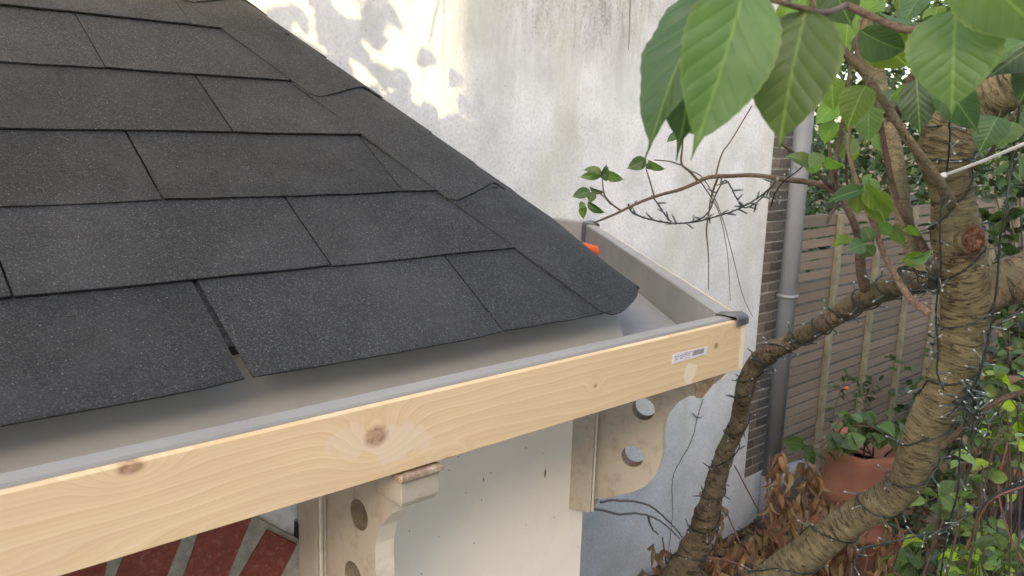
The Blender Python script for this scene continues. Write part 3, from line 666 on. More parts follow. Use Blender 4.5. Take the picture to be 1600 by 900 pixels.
# hip shingles
Hd = (U1 * math.cos(0) * 1).normalized()
hipv = (Vector((-HR, 1, math.tan(TH))))
HL = hipv.length; hd = hipv / HL
w1 = hd.cross(N1).normalized(); 
if w1.x > 0: w1 = -w1
w2 = hd.cross(N2).normalized()
if w2.dot(D2) < 0: w2 = -w2
up = (N1 + N2).normalized()
def hipcap(k, s0, s1, W1=0.215, W2_=0.20, cut=0.0):
    v = []; f = []; na = 22; nl = 10; th = .0045
    for j in range(nl + 1):
        t = j / nl; s = s0 + (s1 - s0) * t
        lift = .009 * (1 - t) + .002 * t
        for i in range(na + 1):
            a = -1 + 2 * i / na
            w = W1 if a < 0 else W2_; d = abs(a) * w
            if j == 0: pass
            dirv = w1 if a < 0 else w2; nn = N1 if a < 0 else N2
            R = .06
            if d < R: # rounded over the hip
                q = d / R; drop = 0.5 * (1 - q) * (1 - q) * R * .42
                nn = (nn * q + up * (1 - q)).normalized()
                base = dirv * d - up * 0 + (-up) * (drop * .55)
            else: base = dirv * d
            ll = lift * (1 - .55 * abs(a) ** 3) + .0016 * noise.noise(Vector((k * 7 + t * 3, a * 3, 0)))
            so = s + (.0015 * noise.noise(Vector((k * 3, a * 9, 0))) if j == 0 else 0)
            # lower end is cut at a slight angle and its corners are nipped
            so += (1 - t) * ((.035 * (a + 1) * .5 if cut else 0) + (.018 if abs(a) > .97 else 0))
            if j < 3: so -= (.030 if k == 0 else .008) * (1 - j / 3) * max(0, 1 - abs((a + .45) / .55) ** 3)
            p = OG + hd * so + base + nn * (ll + .006)
            v.append(p + nn * th); v.append(p)
    R_ = 2 * (na + 1)
    for j in range(nl):
        for i in range(na):
            a = j * R_ + 2 * i; f.append((a, a + 2, a + R_ + 2, a + R_)); f.append((a + 1, a + R_ + 1, a + R_ + 3, a + 3))
    for i in range(na): a = 2 * i; f.append((a, a + 1, a + 3, a + 2))
    for j in range(nl):
        a = j * R_; f.append((a, a + R_, a + R_ + 1, a + 1)); a += 2 * na; f.append((a, a + 1, a + R_ + 1, a + R_))
    return mesh('hip_shingle', v, f, MAT['shingle'], roof, None, True)
s = .078; k = 0
STEP = .418 * HL
while s < SM * math.cos(TH) * HL:
    o = hipcap(k, s, min(s + STEP + .09, (WY - EY - .02) * HL), .215 + .006 * (k % 2), cut=0)
    m = o.modifiers.new('edge', 'EDGE_SPLIT'); m.split_angle = RAD(40)
    s += STEP; k += 1

# ------------------------------------------------------------------ screwdriver lying in the gutter
sd = thing('screwdriver', 'orange handled screwdriver lying in the grey gutter beside the roof edge', 'screwdriver', P(925, 390, 3.9))
def lathe(b, p0, p1, prof, n=16, mi=0):
    ax = (p1 - p0); L = ax.length; ax.normalize(); s = ax.cross(Vector((0, 0, 1)) if abs(ax.z) < .95 else Vector((1, 0, 0))).normalized(); t = ax.cross(s); base = len(b.v)
    for (l, r) in prof:
        for k in range(n):
            a = 2 * math.pi * k / n; rr_ = r * (1 + .06 * math.cos(6 * a)) if r > .01 else r; b.v.append(tuple(p0 + ax * l * L + s * math.cos(a) * rr_ + t * math.sin(a) * rr_)); b.uv.append((k / n, l))
    fs = [(base + i * n + k, base + i * n + (k + 1) % n, base + (i + 1) * n + (k + 1) % n, base + (i + 1) * n + k) for i in range(len(prof) - 1) for k in range(n)]
    fs += [tuple(base + k for k in range(n - 1, -1, -1)), tuple(base + (len(prof) - 1) * n + k for k in range(n))]
    b.f += fs; b.mi += [mi] * len(fs)
zf = GF + .03
b = MB(); h0 = onZ(951, 396, zf + .008); h1 = onZ(905, 384, zf + .008)
lathe(b, h0, h0.lerp(h1, 1.0), [(0.04, .024), (.1, .029), (.35, .026), (.6, .02), (.8, .024), (1, .016)]); b.build('handle', MAT['orange'], sd, True)
b = MB(); lathe(b, h0, h1, [(-.05, .02), (-.03, .027), (.05, .027), (.06, .022)]); b.build('end_cap', MAT['black'], sd, True)
b = MB(); h2 = h1 + (h1 - h0).normalized() * .12; b.tube([h1, h2], .004, 8); b.build('shaft', MAT['steel'], sd, True)

# ------------------------------------------------------------------ downpipe
pc = onY(1229, 480, 3.25); pr = .068
dp = thing('downpipe', 'grey plastic drainpipe standing against the brick strip at the wall end', 'drainpipe', (pc.x, pc.y, 0))
b = MB(); b.tube([(pc.x, pc.y, .25), (pc.x, pc.y, 6.5)], pr, 32); b.build('pipe', MAT['pipe'], dp, True)
zc = onY(1230, 462, 3.25).z
b = MB(); b.tube([(pc.x, pc.y, zc - .012), (pc.x, pc.y, zc + .012)], pr + .011, 32); b.build('pipe_collar', MAT['pipe'], dp, True); b = MB()
b.tube([(pc.x, pc.y, .0), (pc.x, pc.y, onY(1200, 745, 3.25).z)], pr + .012, 32); b.build('pipe_socket', MAT['pipe'], dp, True)
zb_ = onY(1215, 745, 3.2).z
b = MB(); b.tube(spline([(pc.x, pc.y, zb_ - .18), (pc.x + .06, pc.y - .03, zb_ - .06), (pc.x + .2, pc.y - .07, zb_ + .02), (pc.x + .34, pc.y - .12, zb_ + .035)], 5), .055, 20); b.build('side_branch', MAT['pipe'], dp, True)
b = MB(); b.tube([(pc.x + .33, pc.y - .116, zb_ + .034), (pc.x + .37, pc.y - .131, zb_ + .04)], .066, 20); b.build('branch_collar', MAT['pipe'], dp, True)

# ------------------------------------------------------------------ fence
FYY = 3.6
x0 = XR + .01; ztop = onY(1260, 343, FYY).z
fen = thing('slat_fence', 'brown horizontal slat garden fence with green tinged battens behind the cherry tree', 'fence', (x0 + 2, FYY, 0))
bx_px = [onY(1310, 384, FYY - .04).x, onY(1366, 400, FYY - .04).x]
sp_ = (onY(1412, 490, FYY - .04).x - bx_px[0]) / 2
bats = [bx_px[0] + sp_ * i for i in range(0, 7)]
panels = [x0] + bats; sh = .095; rows = int(ztop / sh)
rr = random.Random(5)
for i in range(len(panels) - 1):
    a, c = panels[i], panels[i + 1]
    for r in range(rows):
        z1 = ztop - r * sh + rr.uniform(-.005, .005); z0 = z1 - sh + .025
        tlt = rr.uniform(-.006, .006); b = MB(); nseg = 4; pts_lo = []; 
        for q in range(nseg):
            xa, xb = a + (c - a) * q / nseg, a + (c - a) * (q + 1) / nseg
            w0, w1_ = .004 * noise.noise(Vector((xa * 2, r * 1.7, 0))), .004 * noise.noise(Vector((xb * 2, r * 1.7, 0)))
            b.hexa([(xa, FYY - .018, z0 + w0), (xb, FYY - .018, z0 + w1_), (xb, FYY - .010, z0 + w1_), (xa, FYY - .010, z0 + w0)],
                   [(xa, FYY - .014, z1 + w0 + tlt * q / nseg), (xb, FYY - .014, z1 + w1_ + tlt * (q + 1) / nseg), (xb, FYY - .006, z1 + w1_ + tlt * (q + 1) / nseg), (xa, FYY - .006, z1 + w0 + tlt * q / nseg)])
        b.build('slat', MAT['fence'], fen)
for i, x in enumerate(bats):
    b = MB(); w = .036 if i < 3 else .05; b.box((x - w, FYY - .062, 0), (x + w, FYY - .0185, ztop + (.02 if i != 3 else .1))); bevel(b.build('batten', MAT['batten'], fen), .004)
b = MB(); b.box((bats[3] + .12, FYY - .10, 0), (bats[3] + .24, FYY - .02, ztop + .12)); bevel(b.build('post', MAT['fence'], fen), .006)
b = MB(); b.box((x0, FYY - .012, ztop + .004), (bats[-1], FYY + .02, ztop + .03)); b.build('top_rail', MAT['fence'], fen)

# ------------------------------------------------------------------ cherry tree
TB = P(1180, 960, 2.9); 
tree = thing('cherry_tree', 'leaning ring barked cherry tree wound with dark fairy lights', 'tree', (2.6, 1.0, 0))
def branch(px, mat, name='branch', n=10, per=8, wob=.10, parent=None, low=None, wpts=None):
    pts, rad = stem(px, per) if wpts is None else wpts
    if low is not None:
        q = pts[0]; pts = [Vector((low[0], low[1], 0.0)), Vector((low[0], low[1], 0)).lerp(q, .5) + Vector((0, 0, .05))] + pts; rad = [rad[0] * 1.35, rad[0] * 1.15] + rad
    b = MB(); b.tube(pts, rad, n, wob=wob, seed=len(C.objects)); o = b.build(name, MAT[mat], parent or tree, True); return pts, rad, o
TR = [(1120, 985, 2.8, 38), (1180, 930, 2.75, 36), (1240, 880, 2.7, 32), (1286, 845, 2.65, 31), (1337, 808, 2.6, 30), (1385, 780, 2.52, 31), (1418, 750, 2.47, 33), (1434, 708, 2.42, 35), (1452, 660, 2.38, 36), (1480, 600, 2.32, 38), (1500, 540, 2.28, 38), (1509, 475, 2.25, 43), (1502, 418, 2.2, 41), (1494, 362, 2.18, 44), (1486, 295, 2.16, 36), (1476, 245, 2.13, 46), (1492, 200, 2.1, 50), (1535, 160, 2.07, 47), (1600, 120, 2.0, 42), (1700, 60, 1.95, 38), (1800, -10, 1.9, 32), (1900, -120, 1.9, 22)]
TR = [(x, y, d, r * .84) for x, y, d, r in TR]
tp, trd, _ = branch(TR, 'bark', 'trunk', 48, 26, .06, low=(2.45, 1.65))
RL = [(1515, 465, 2.25, 30), (1560, 447, 2.24, 34), (1610, 428, 2.22, 36), (1700, 390, 2.2, 32), (1830, 330, 2.2, 28), (2000, 200, 2.2, 18)]
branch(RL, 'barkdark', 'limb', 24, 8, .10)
LS = [(1020, 985, 4.0, 36), (1068, 895, 3.95, 27), (1095, 830, 3.9, 20), (1112, 777, 3.8, 17), (1131, 715, 3.75, 14.5), (1155, 654, 3.65, 13.5), (1164, 605, 3.55, 13.5), (1182, 568, 3.5, 14.5), (1214, 545, 3.4, 14), (1250, 527, 3.35, 14), (1285, 508, 3.2, 14), (1327, 480, 3.1, 15.5), (1370, 458, 2.9, 18), (1420, 440, 2.65, 20), (1470, 425, 2.42, 22), (1500, 425, 2.3, 20)]
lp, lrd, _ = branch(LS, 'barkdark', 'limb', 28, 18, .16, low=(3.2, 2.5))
branch([(1448, 432, 2.3, 22), (1430, 400, 2.3, 15), (1416, 355, 2.3, 13), (1404, 290, 2.3, 14), (1396, 240, 2.3, 14), (1384, 190, 2.3, 13), (1368, 110, 2.3, 13), (1352, 50, 2.3, 13), (1340, -20, 2.3, 12), (1320, -120, 2.3, 10)], 'barkyoung', 'branch', 18, 8, .05)
branch([(1500, 345, 2.2, 11), (1484, 315, 2.12, 10), (1462, 278, 2.0, 8.5), (1422, 222, 1.9, 7), (1385, 165, 1.85, 6.5), (1350, 115, 1.8, 6.5), (1312, 72, 1.75, 6.5), (1280, 20, 1.7, 6), (1240, -60, 1.7, 6)], 'barkyoung', 'branch', 12, 8, .08)
branch([(1450, 400, 2.25, 7), (1435, 372, 2.25, 6.5), (1410, 330, 2.2, 5.5), (1395, 290, 2.2, 5), (1382, 230, 2.15, 4.5), (1370, 165, 2.1, 4.5), (1345, 100, 2.1, 4), (1335, 20, 2.1, 4), (1330, -60, 2.1, 3)], 'twig', 'branch', 8, 6, .1)
branch([(1452, 490, 2.1, 6), (1425, 470, 2.1, 6), (1405, 440, 2.1, 5.5), (1382, 400, 2.08, 4.5), (1366, 352, 2.05, 5), (1352, 320, 2.05, 4.5), (1340, 290, 2.0, 4), (1330, 255, 2.0, 3.5), (1324, 225, 2.0, 3), (1330, 195, 2.0, 2.5)], 'twigpink', 'branch', 8, 6, .1)
branch([(1352, 452, 2.9, 9), (1345, 420, 2.85, 8), (1342, 375, 2.8, 6.5), (1330, 338, 2.75, 6), (1306, 300, 2.75, 5.5), (1270, 286, 2.85, 5), (1225, 280, 2.95, 4.2), (1180, 274, 3.0, 3.4), (1140, 275, 3.0, 3.2), (1108, 277, 3.0, 3.2), (1085, 287, 3.0, 3), (1060, 297, 3.0, 2.8), (1030, 305, 3.0, 2.4), (995, 318, 3.0, 2.2), (960, 335, 3.0, 1.9), (928, 348, 3.0, 1.4)], 'twig', 'branch', 8, 6, .1)
for tw in ([(1300, 294, 2.75, 3.6), (1268, 262, 2.7, 3), (1240, 238, 2.7, 2.6), (1215, 222, 2.65, 2)],
           [(1305, 300, 2.75, 3.5), (1300, 280, 2.7, 3.5), (1297, 240, 2.7, 3), (1290, 200, 2.7, 2.6), (1285, 150, 2.7, 2.2), (1278, 60, 2.7, 2)],
           [(1308, 300, 2.75, 3.5), (1306, 260, 2.7, 3.5), (1312, 215, 2.7, 3), (1322, 160, 2.65, 3), (1330, 90, 2.65, 2.6), (1345, 20, 2.6, 2)],
           [(1309, 320, 2.75, 3.2), (1297, 335, 2.7, 3), (1292, 350, 2.7, 2.2)],
           [(1092, 284, 3.0, 2.6), (1078, 268, 3.0, 2.1), (1065, 256, 3.0, 1.8), (1066, 232, 3.0, 1.5), (1068, 205, 3.0, 1.2), (1072, 190, 3, 1)],
           [(1064, 258, 3.0, 1.2), (1045, 252, 3.0, 1.1), (1022, 250, 3.0, 1)],
           [(1022, 306, 3.0, 1.5), (1016, 285, 3.0, 1.2), (1009, 262, 3.0, 1)],
           [(970, 329, 3.0, 1.6), (955, 318, 3.0, 1.4), (944, 303, 3.0, 1.3), (941, 280, 3.0, 1)],
           [(955, 320, 3.0, 1.2), (940, 304, 3.0, 1.1), (925, 298, 3.0, 1)],
           [(1008, 312, 3.0, 1.2), (996, 320, 3.0, 1)],
           [(1122, 277, 3.05, 2.0), (1112, 305, 3.1, 1.6), (1108, 330, 3.15, 1.4), (1104, 360, 3.2, 1.3), (1107, 400, 3.25, .9), (1107, 452, 3.3, .6)],
           [(1118, 276, 3.05, 1.5), (1128, 240, 3.1, 1.2), (1142, 220, 3.1, 1), (1175, 165, 3.1, 1)],
           [(1095, 284, 3.05, 1.0), (1118, 320, 3.2, 1), (1128, 350, 3.3, .7), (1137, 400, 3.3, .6), (1141, 470, 3.3, .5)],
           [(1075, 265, 3.05, 1.0), (1100, 280, 3.2, 1), (1125, 330, 3.3, .8), (1145, 400, 3.3, .6), (1160, 460, 3.3, .6), (1176, 495, 3.3, .5)]):
    branch(tw, 'twig', 'twig', 5, 4, .1)
for tw in ([(1322, 8, 1.15, 6), (1345, 18, 1.15, 6.5), (1365, 28, 1.15, 6), (1385, 36, 1.15, 6), (1405, 44, 1.15, 6), (1425, 46, 1.15, 6.5), (1470, 40, 1.15, 5), (1530, 34, 1.15, 6.5), (1570, 38, 1.15, 6), (1640, 50, 1.2, 7), (1760, 60, 1.4, 9), (1850, 0, 1.7, 12)],
           [(1190, -4, .82, 5), (1215, 2, .82, 4.5), (1250, 12, .84, 5), (1290, 20, .9, 5), (1322, 8, 1.15, 5)],
           [(1355, 10, 2.2, 4), (1340, 45, 2.2, 4), (1337, 70, 2.2, 4.5), (1345, 95, 2.2, 4), (1355, 130, 2.2, 4)],
           [(1410, 150, 2.0, 5), (1392, 172, 2.0, 4.5), (1380, 182, 2.1, 3)],
           [(1595, 165, 2.0, 2.5), (1575, 190, 2.0, 2.8), (1556, 225, 2.05, 3), (1540, 248, 2.1, 3.5), (1515, 262, 2.12, 4)],
           [(1325, 225, 2.0, 2.5), (1322, 260, 2.1, 2), (1325, 300, 2.2, 2)],
           [(1470, 700, 2.3, 5), (1500, 672, 2.25, 4.5), (1530, 645, 2.2, 5), (1570, 622, 2.15, 5), (1640, 600, 2.1, 4)],
           [(1500, 480, 2.3, 5), (1540, 560, 2.6, 3), (1590, 620, 2.8, 3)][:0]):
    if tw: branch(tw, 'twigpink' if tw[0][2] < 1.2 else 'twig', 'twig', 8, 6, .14)
# cut stub with rotten heart
sb = [(1490, 380, 2.22, 30), (1508, 376, 2.16, 27), (1520, 374, 2.10, 21)]
pts, rad, _ = branch(sb, 'bark', 'cut_stub', 20, 6, .10)
cp = P(1521, 374, 2.085); vdir = (CAM - cp).normalized(); rx = vdir.cross(Vector((0, 0, 1))).normalized(); ry = rx.cross(vdir)
b = MB(); v = [cp + vdir * .004]; 
for ring in range(1, 7):
    for k_ in range(24):
        a = k_ / 24 * 2 * math.pi; r = ring / 6 * .033 * (1 + .12 * noise.noise(Vector((math.cos(a) * 2, math.sin(a) * 2, 3)))); p = rx * math.cos(a) * r * .8 + ry * math.sin(a) * r * 1.1
        v.append(cp + p + vdir * (.012 * noise.noise(p * 90) + .006 * noise.noise(p * 240) - (.018 if ring == 6 else 0)))
f = [(0, 1 + k_, 1 + (k_ + 1) % 24) for k_ in range(24)] + [(1 + r * 24 + k_, 1 + (r + 1) * 24 + k_, 1 + (r + 1) * 24 + (k_ + 1) % 24, 1 + r * 24 + (k_ + 1) % 24) for r in range(5) for k_ in range(24)]
mesh('rotten_core', v, f, MAT['rot'], tree, None, True)
for (x, y, d, r) in ():
    q = P(x, y, d); vv = (CAM - q).normalized(); b = MB(); b.tube([q - vv * .05, q - vv * .01, q], [r * 2.0 * d / FPX, r * 1.3 * d / FPX, r * d / FPX], 12, wob=.2); b.build('pruned_knot', MAT['rot'], tree, True)

# leaves -----------------------------------------------------------------
def leaf_mesh(name, mat, n=18, m=8, drip=.13, curl=.10, fold=.12, wide=.5, serr=.012, pet=.16, sd=0, twist=.0):
    v = []; f = []; uv = []; rr = random.Random(sd)
    us = [-1 + 2 * i / m for i in range(m + 1)]
    for j in range(n + 1):
        t = j / n; body = 1 - drip
        if t < body: q = t / body; w = wide * (math.sin(math.pi * min(1, q ** .78 * .97 + .0)) ** .72) if q > 0 else .004
        else: w = 0
        if t >= body * .86: 
            q = (t - body * .86) / (1 - body * .86); w = max(w, wide * .30 * (1 - q) ** 1.6 + .004)
        w = max(w, .004)
        for i, u in enumerate(us):
            e = abs(u); ww = w * (1 + (serr * (1 if (j % 2) else -1) * 3 if e == 1 else 0))
            x = u * ww; z = fold * abs(x) * 1.1 - curl * (t - .35) ** 2 * 1.6 + .012 * math.sin(t * 24 - abs(u) * 4) * e + .02 * noise.noise(Vector((u * 1.2 + sd, t * 3, sd)))
            v.append((x + twist * t * t, t, z)); uv.append((u * (w / wide if w > .02 else .1) if e < 1 else u, t))
    for j in range(n):
        for i in range(m): a = j * (m + 1) + i; f.append((a, a + 1, a + m + 2, a + m + 1))
    b0 = len(v)
    for (t, zz) in ((0.02, 0), (-pet * .5, .01), (-pet, .03)):
        z0 = -curl * (t - .35) ** 2 * 1.6 if t > -.01 else -curl * .2 + zz
        for a in range(4): v.append((.009 * math.cos(a * math.pi / 2), t, z0 - .006 + .009 * math.sin(a * math.pi / 2))); uv.append((0, .5))
    for k_ in range(2):
        for a in range(4): f.append((b0 + k_ * 4 + a, b0 + (k_ + 1) * 4 + a, b0 + (k_ + 1) * 4 + (a + 1) % 4, b0 + k_ * 4 + (a + 1) % 4))
    me = bpy.data.meshes.new(name); me.from_pydata(v, [], f); me.materials.append(MAT[mat])
    l = me.uv_layers.new(name='UVMap'); idx = np.zeros(len(me.loops), dtype=np.int32); me.loops.foreach_get('vertex_index', idx)
    l.data.foreach_set('uv', np.array(uv, dtype=np.float32)[idx].ravel()); me.polygons.foreach_set('use_smooth', [True] * len(me.polygons)); return me
LM = {}
for mt in ('leaf', 'leafdark', 'leaflime'):
    LM[mt] = [leaf_mesh('cherry_leaf', mt, 30, 10, .15, .18, .12, .5, .006, .10, 1), leaf_mesh('cherry_leaf', mt, 24, 8, .13, .35, .25, .5, .006, .14, 2, .05), leaf_mesh('cherry_leaf', mt, 24, 8, .16, .1, .45, .5, .006, .14, 3, -.06)]
for mt in ('leafsmall', 'leafsunlit', 'leafhedge'):
    LM[mt] = [leaf_mesh('small_leaf', mt, 7, 4, .08, .2, .2, .5, 0, .2, 4), leaf_mesh('small_leaf', mt, 7, 4, .1, .45, .4, .5, 0, .2, 5, .05)]
for mt in ('leafdry', 'leafrust'):
    LM[mt] = [leaf_mesh('dry_leaf', mt, 9, 4, .2, .5, .28, .5, 0, .1, 6, .1), leaf_mesh('dry_leaf', mt, 9, 4, .25, -.5, .32, .5, 0, .1, 7, -.12), leaf_mesh('dry_leaf', mt, 9, 4, .3, .8, .22, .5, 0, .1, 8, .2)]
def put_leaf(parent, base, tip, wid, mat, roll=0.0, var=0, face=None, name='leaf'):
    y = (tip - base); L = y.length; y.normalize(); c = (face if face is not None else (CAM - base)).normalized()
    z = (c - y * c.dot(y)); 
    if z.length < 1e-4: z = Vector((1, 0, 0))
    z.normalize(); z = Matrix.Rotation(roll, 3, y) @ z; x = y.cross(z)
    o = bpy.data.objects.new(name, LM[mat][var % len(LM[mat])]); C.objects.link(o); o.parent = parent
    pl = parent_loc(parent)
    mt = Matrix(((x.x * wid, y.x * L, z.x * L, base.x - pl.x), (x.y * wid, y.y * L, z.y * L, base.y - pl.y), (x.z * wid, y.z * L, z.z * L, base.z - pl.z), (0, 0, 0, 1)))
    o.matrix_basis = mt; return o
def pl(bx, by, tx, ty, w, d, mat, roll=0, var=0, dt=None, parent=None):
    dt = dt or d; return put_leaf(parent or tree, P(bx, by, d), P(tx, ty, dt), w * d / FPX, mat, roll, var)
for a in [(1168, -30, 1086, 245, 150, .80, 'leaf', -.15, 0), (1132, -35, 984, 246, 128, .88, 'leafdark', .75, 0), (1128, -10, 1047, 236, 120, .92, 'leafdark', .35, 1),
          (1258, 14, 1212, 236, 146, .84, 'leaf', .18, 0), (1493, 12, 1486, 182, 138, 1.02, 'leaf', .05, 0), (1500, -75, 1650, 75, 130, .95, 'leaf', .1, 0),
          (1344, 50, 1422, 86, 62, 1.5, 'leafdark', .4, 1), (1362, 52, 1422, 108, 70, 1.55, 'leaflime', .1, 0), (1432, 122, 1438, 213, 58, 1.5, 'leafdark', .0, 0),
          (1470, 120, 1532, 214, 60, 1.45, 'leafdark', .1, 0), (1352, 132, 1322, 202, 54, 1.7, 'leaflime', .3, 1), (1358, 165, 1356, 226, 46, 1.8, 'leaf', .3, 0),
          (1300, -30, 1330, 46, 70, 1.3, 'leafdark', .3, 0), (1325, 25, 1322, 75, 36, 1.6, 'leaflime', 0, 0), (1450, 60, 1400, 100, 40, 1.7, 'leaf', .6, 1), (1300, 120, 1302, 175, 40, 1.9, 'leaflime', .2, 1),
          (1600, 60, 1528, 112, 60, 1.25, 'leaf', .9, 1), (1635, 60, 1542, 118, 70, 1.3, 'leafdark', .3, 0), (1590, 40, 1556, 108, 66, 1.35, 'leafdark', .6, 0), (1630, 100, 1590, 160, 60, 1.35, 'leafdark', .4, 1),
          (1560, 180, 1530, 238, 55, 1.8, 'leafdark', .2, 1), (1585, 190, 1555, 232, 50, 1.85, 'leaf', .5, 0), (1450, -20, 1405, 40, 46, 1.6, 'leafdark', .6, 0), (1380, 0, 1330, 30, 45, 1.7, 'leaflime', .7, 1),
          (1372, 20, 1450, 42, 30, 1.5, 'leaflime', .9, 2), (1400, 140, 1375, 178, 36, 2.0, 'leafdark', .4, 0), (1405, 135, 1425, 160, 36, 1.9, 'leaflime', .4, 1),
          (1352, 286, 1402, 338, 32, 1.95, 'leaflime', .5, 2), (1356, 300, 1392, 352, 44, 1.98, 'leaflime', -.3, 1), (1350, 295, 1290, 314, 24, 1.95, 'leafdark', .4, 1), (1340, 300, 1338, 338, 28, 1.98, 'leaflime', .3, 0),
          (1352, 380, 1322, 392, 28, 2.0, 'leafdark', .2, 0), (1362, 376, 1348, 352, 24, 2.0, 'leafdark', .2, 1), (1350, 385, 1368, 402, 26, 2.02, 'leafdark', .3, 0), (1330, 372, 1298, 384, 18, 2.05, 'leaflime', .5, 1),
          (1372, 345, 1398, 372, 24, 2.05, 'leaf', .4, 0), (1398, 350, 1412, 388, 26, 2.05, 'leaf', .6, 1), (1420, 405, 1462, 388, 20, 2.0, 'leaf', .8, 2), (1412, 408, 1448, 396, 26, 2.05, 'leaflime', .4, 1),
          (1418, 352, 1440, 372, 16, 2.05, 'leaflime', .6, 0), (1395, 355, 1365, 362, 22, 2.1, 'leafdark', .5, 1),
          (1268, 258, 1228, 240, 26, 2.6, 'leaf', .6, 1), (1275, 270, 1262, 240, 26, 2.6, 'leaflime', .3, 0), (1290, 245, 1322, 262, 24, 2.5, 'leaflime', .8, 2), (1285, 240, 1262, 262, 26, 2.5, 'leaf', .5, 0), (1310, 160, 1272, 195, 34, 2.4, 'leaflime', .3, 0), (1305, 190, 1285, 225, 34, 2.45, 'leaflime', .6, 1),
          # over the white wall
          (941, 272, 910, 262, 16, 3.0, 'leaf', .7, 1), (939, 274, 903, 276, 15, 3.02, 'leaf', .2, 0), (941, 276, 950, 256, 14, 3.0, 'leafdark', .6, 1), (945, 268, 976, 284, 18, 3.0, 'leaf', .5, 1), (942, 266, 948, 285, 14, 3.0, 'leafdark', .2, 0),
          (922, 298, 892, 308, 18, 3.0, 'leafdark', .2, 0), (926, 300, 922, 318, 15, 3.0, 'leafdark', .1, 0), (922, 292, 948, 302, 10, 3.0, 'leafdark', .6, 2), (914, 318, 904, 324, 12, 3.0, 'leaf', .3, 1), (918, 316, 946, 336, 14, 3.0, 'leafdark', .5, 1), (914, 322, 910, 344, 14, 3.02, 'leaflime', .4, 2),
          (1010, 250, 978, 264, 22, 3.0, 'leafdark', .1, 0), (1012, 252, 1041, 268, 15, 3.0, 'leaf', .6, 1), (1010, 256, 1020, 266, 9, 3.0, 'leafdark', .2, 0),
          (1062, 208, 1040, 222, 14, 3.0, 'leafdark', .4, 0), (1070, 200, 1082, 205, 12, 3.0, 'leaf', .3, 0), (1072, 195, 1095, 210, 14, 3.0, 'leaf', .3, 1)]:
    pl(*a)
rr = random.Random(21)
def twigleaf(cx, cy, sx, sy, d0, d1, n, size, mats):
    for _ in range(n):
        x, y = cx + rr.uniform(-sx, sx), cy + rr.uniform(-sy, sy); d = rr.uniform(d0, d1); L = size * rr.uniform(.6, 1.2); a = rr.uniform(-.6, .6) + math.pi / 2
        b0 = P(x, y, d); t = b0 + Vector((rr.uniform(-.6, .6), rr.uniform(-.6, .6), -rr.uniform(.3, 1))).normalized() * L
        put_leaf(tree, b0, t, L * rr.uniform(.5, .75), rr.choice(mats), rr.uniform(-.9, .9), rr.randrange(3))
twigleaf(1420, 20, 190, 50, 2.2, 3.4, 26, .11, ['leaf', 'leafdark', 'leaflime'])
twigleaf(1330, 190, 60, 90, 2.6, 3.4, 12, .09, ['leaf', 'leaflime'])
twigleaf(1570, 190, 40, 60, 2.6, 3.2, 6, .09, ['leafdark', 'leaf'])
# unseen high bough added over the roof to shade part of the wall
hb = [Vector(q) for q in ((2.9, .9, 3.9), (2.6, 1.3, 4.3), (2.2, 1.9, 4.45), (1.7, 2.4, 4.5), (1.3, 2.7, 4.45))]
b = MB(); b.tube([Vector(q) for q in spline([tuple(q) for q in hb], 5)], [.022 - .0009 * i for i in range(21)], 8, wob=.1); b.build('branch', MAT['twig'], tree, True)
b = MB(); b.tube([P(1384, 190, 2.3), Vector((2.3, .75, 3.7)), hb[0]], .022, 8); b.build('branch', MAT['twig'], tree, True)
rr = random.Random(4)
def py(p):
    c = [sum(Vector(CR[i])[j] * (p - CAM)[j] for j in range(3)) for i in range(3)]
    return 450 - FPX * c[1] / -c[2] if c[2] < 0 else -999
spots = [(640, 760, 130, 240, 60)] + [(rr.uniform(430, 690), 0, rr.uniform(-60, 210), 0, 9) for _ in range(10)]
tot = 0
for i in range(9):
    if i < 3: cx, cy, sp1, nn_ = rr.uniform(640, 700), rr.uniform(110, 190), 34, 8
    elif i < 8: cx, cy, sp1, nn_ = rr.uniform(430, 590), rr.uniform(-40, 110), 40, 7
    else: cx, cy, sp1, nn_ = rr.uniform(540, 610), rr.uniform(20, 150), 28, 3
    sd_ = rr.uniform(1.5, 2.3); c0_ = onY(cx, cy, WY) - tr * sd_
    j = min(hb, key=lambda q: (q - c0_).length)
    b = MB(); b.tube([j, j.lerp(c0_, .5) + Vector((0, 0, .05)), c0_], [.006, .005, .003], 5); b.build('twig', MAT['twig'], tree, True)
    for _ in range(nn_):
        q = onY(rr.gauss(cx, sp1), rr.gauss(cy, sp1), WY) - tr * (sd_ + rr.uniform(-.15, .15))
        dd = Vector((rr.uniform(-.8, .8), rr.uniform(-.5, .5), -rr.uniform(.3, 1))).normalized() * rr.uniform(.13, .23)
        if py(q) > -25 or py(q + dd) > -15: continue
        put_leaf(tree, q, q + dd, rr.uniform(.08, .13), 'leaf', rr.uniform(-1, 1), rr.randrange(3), -tr)

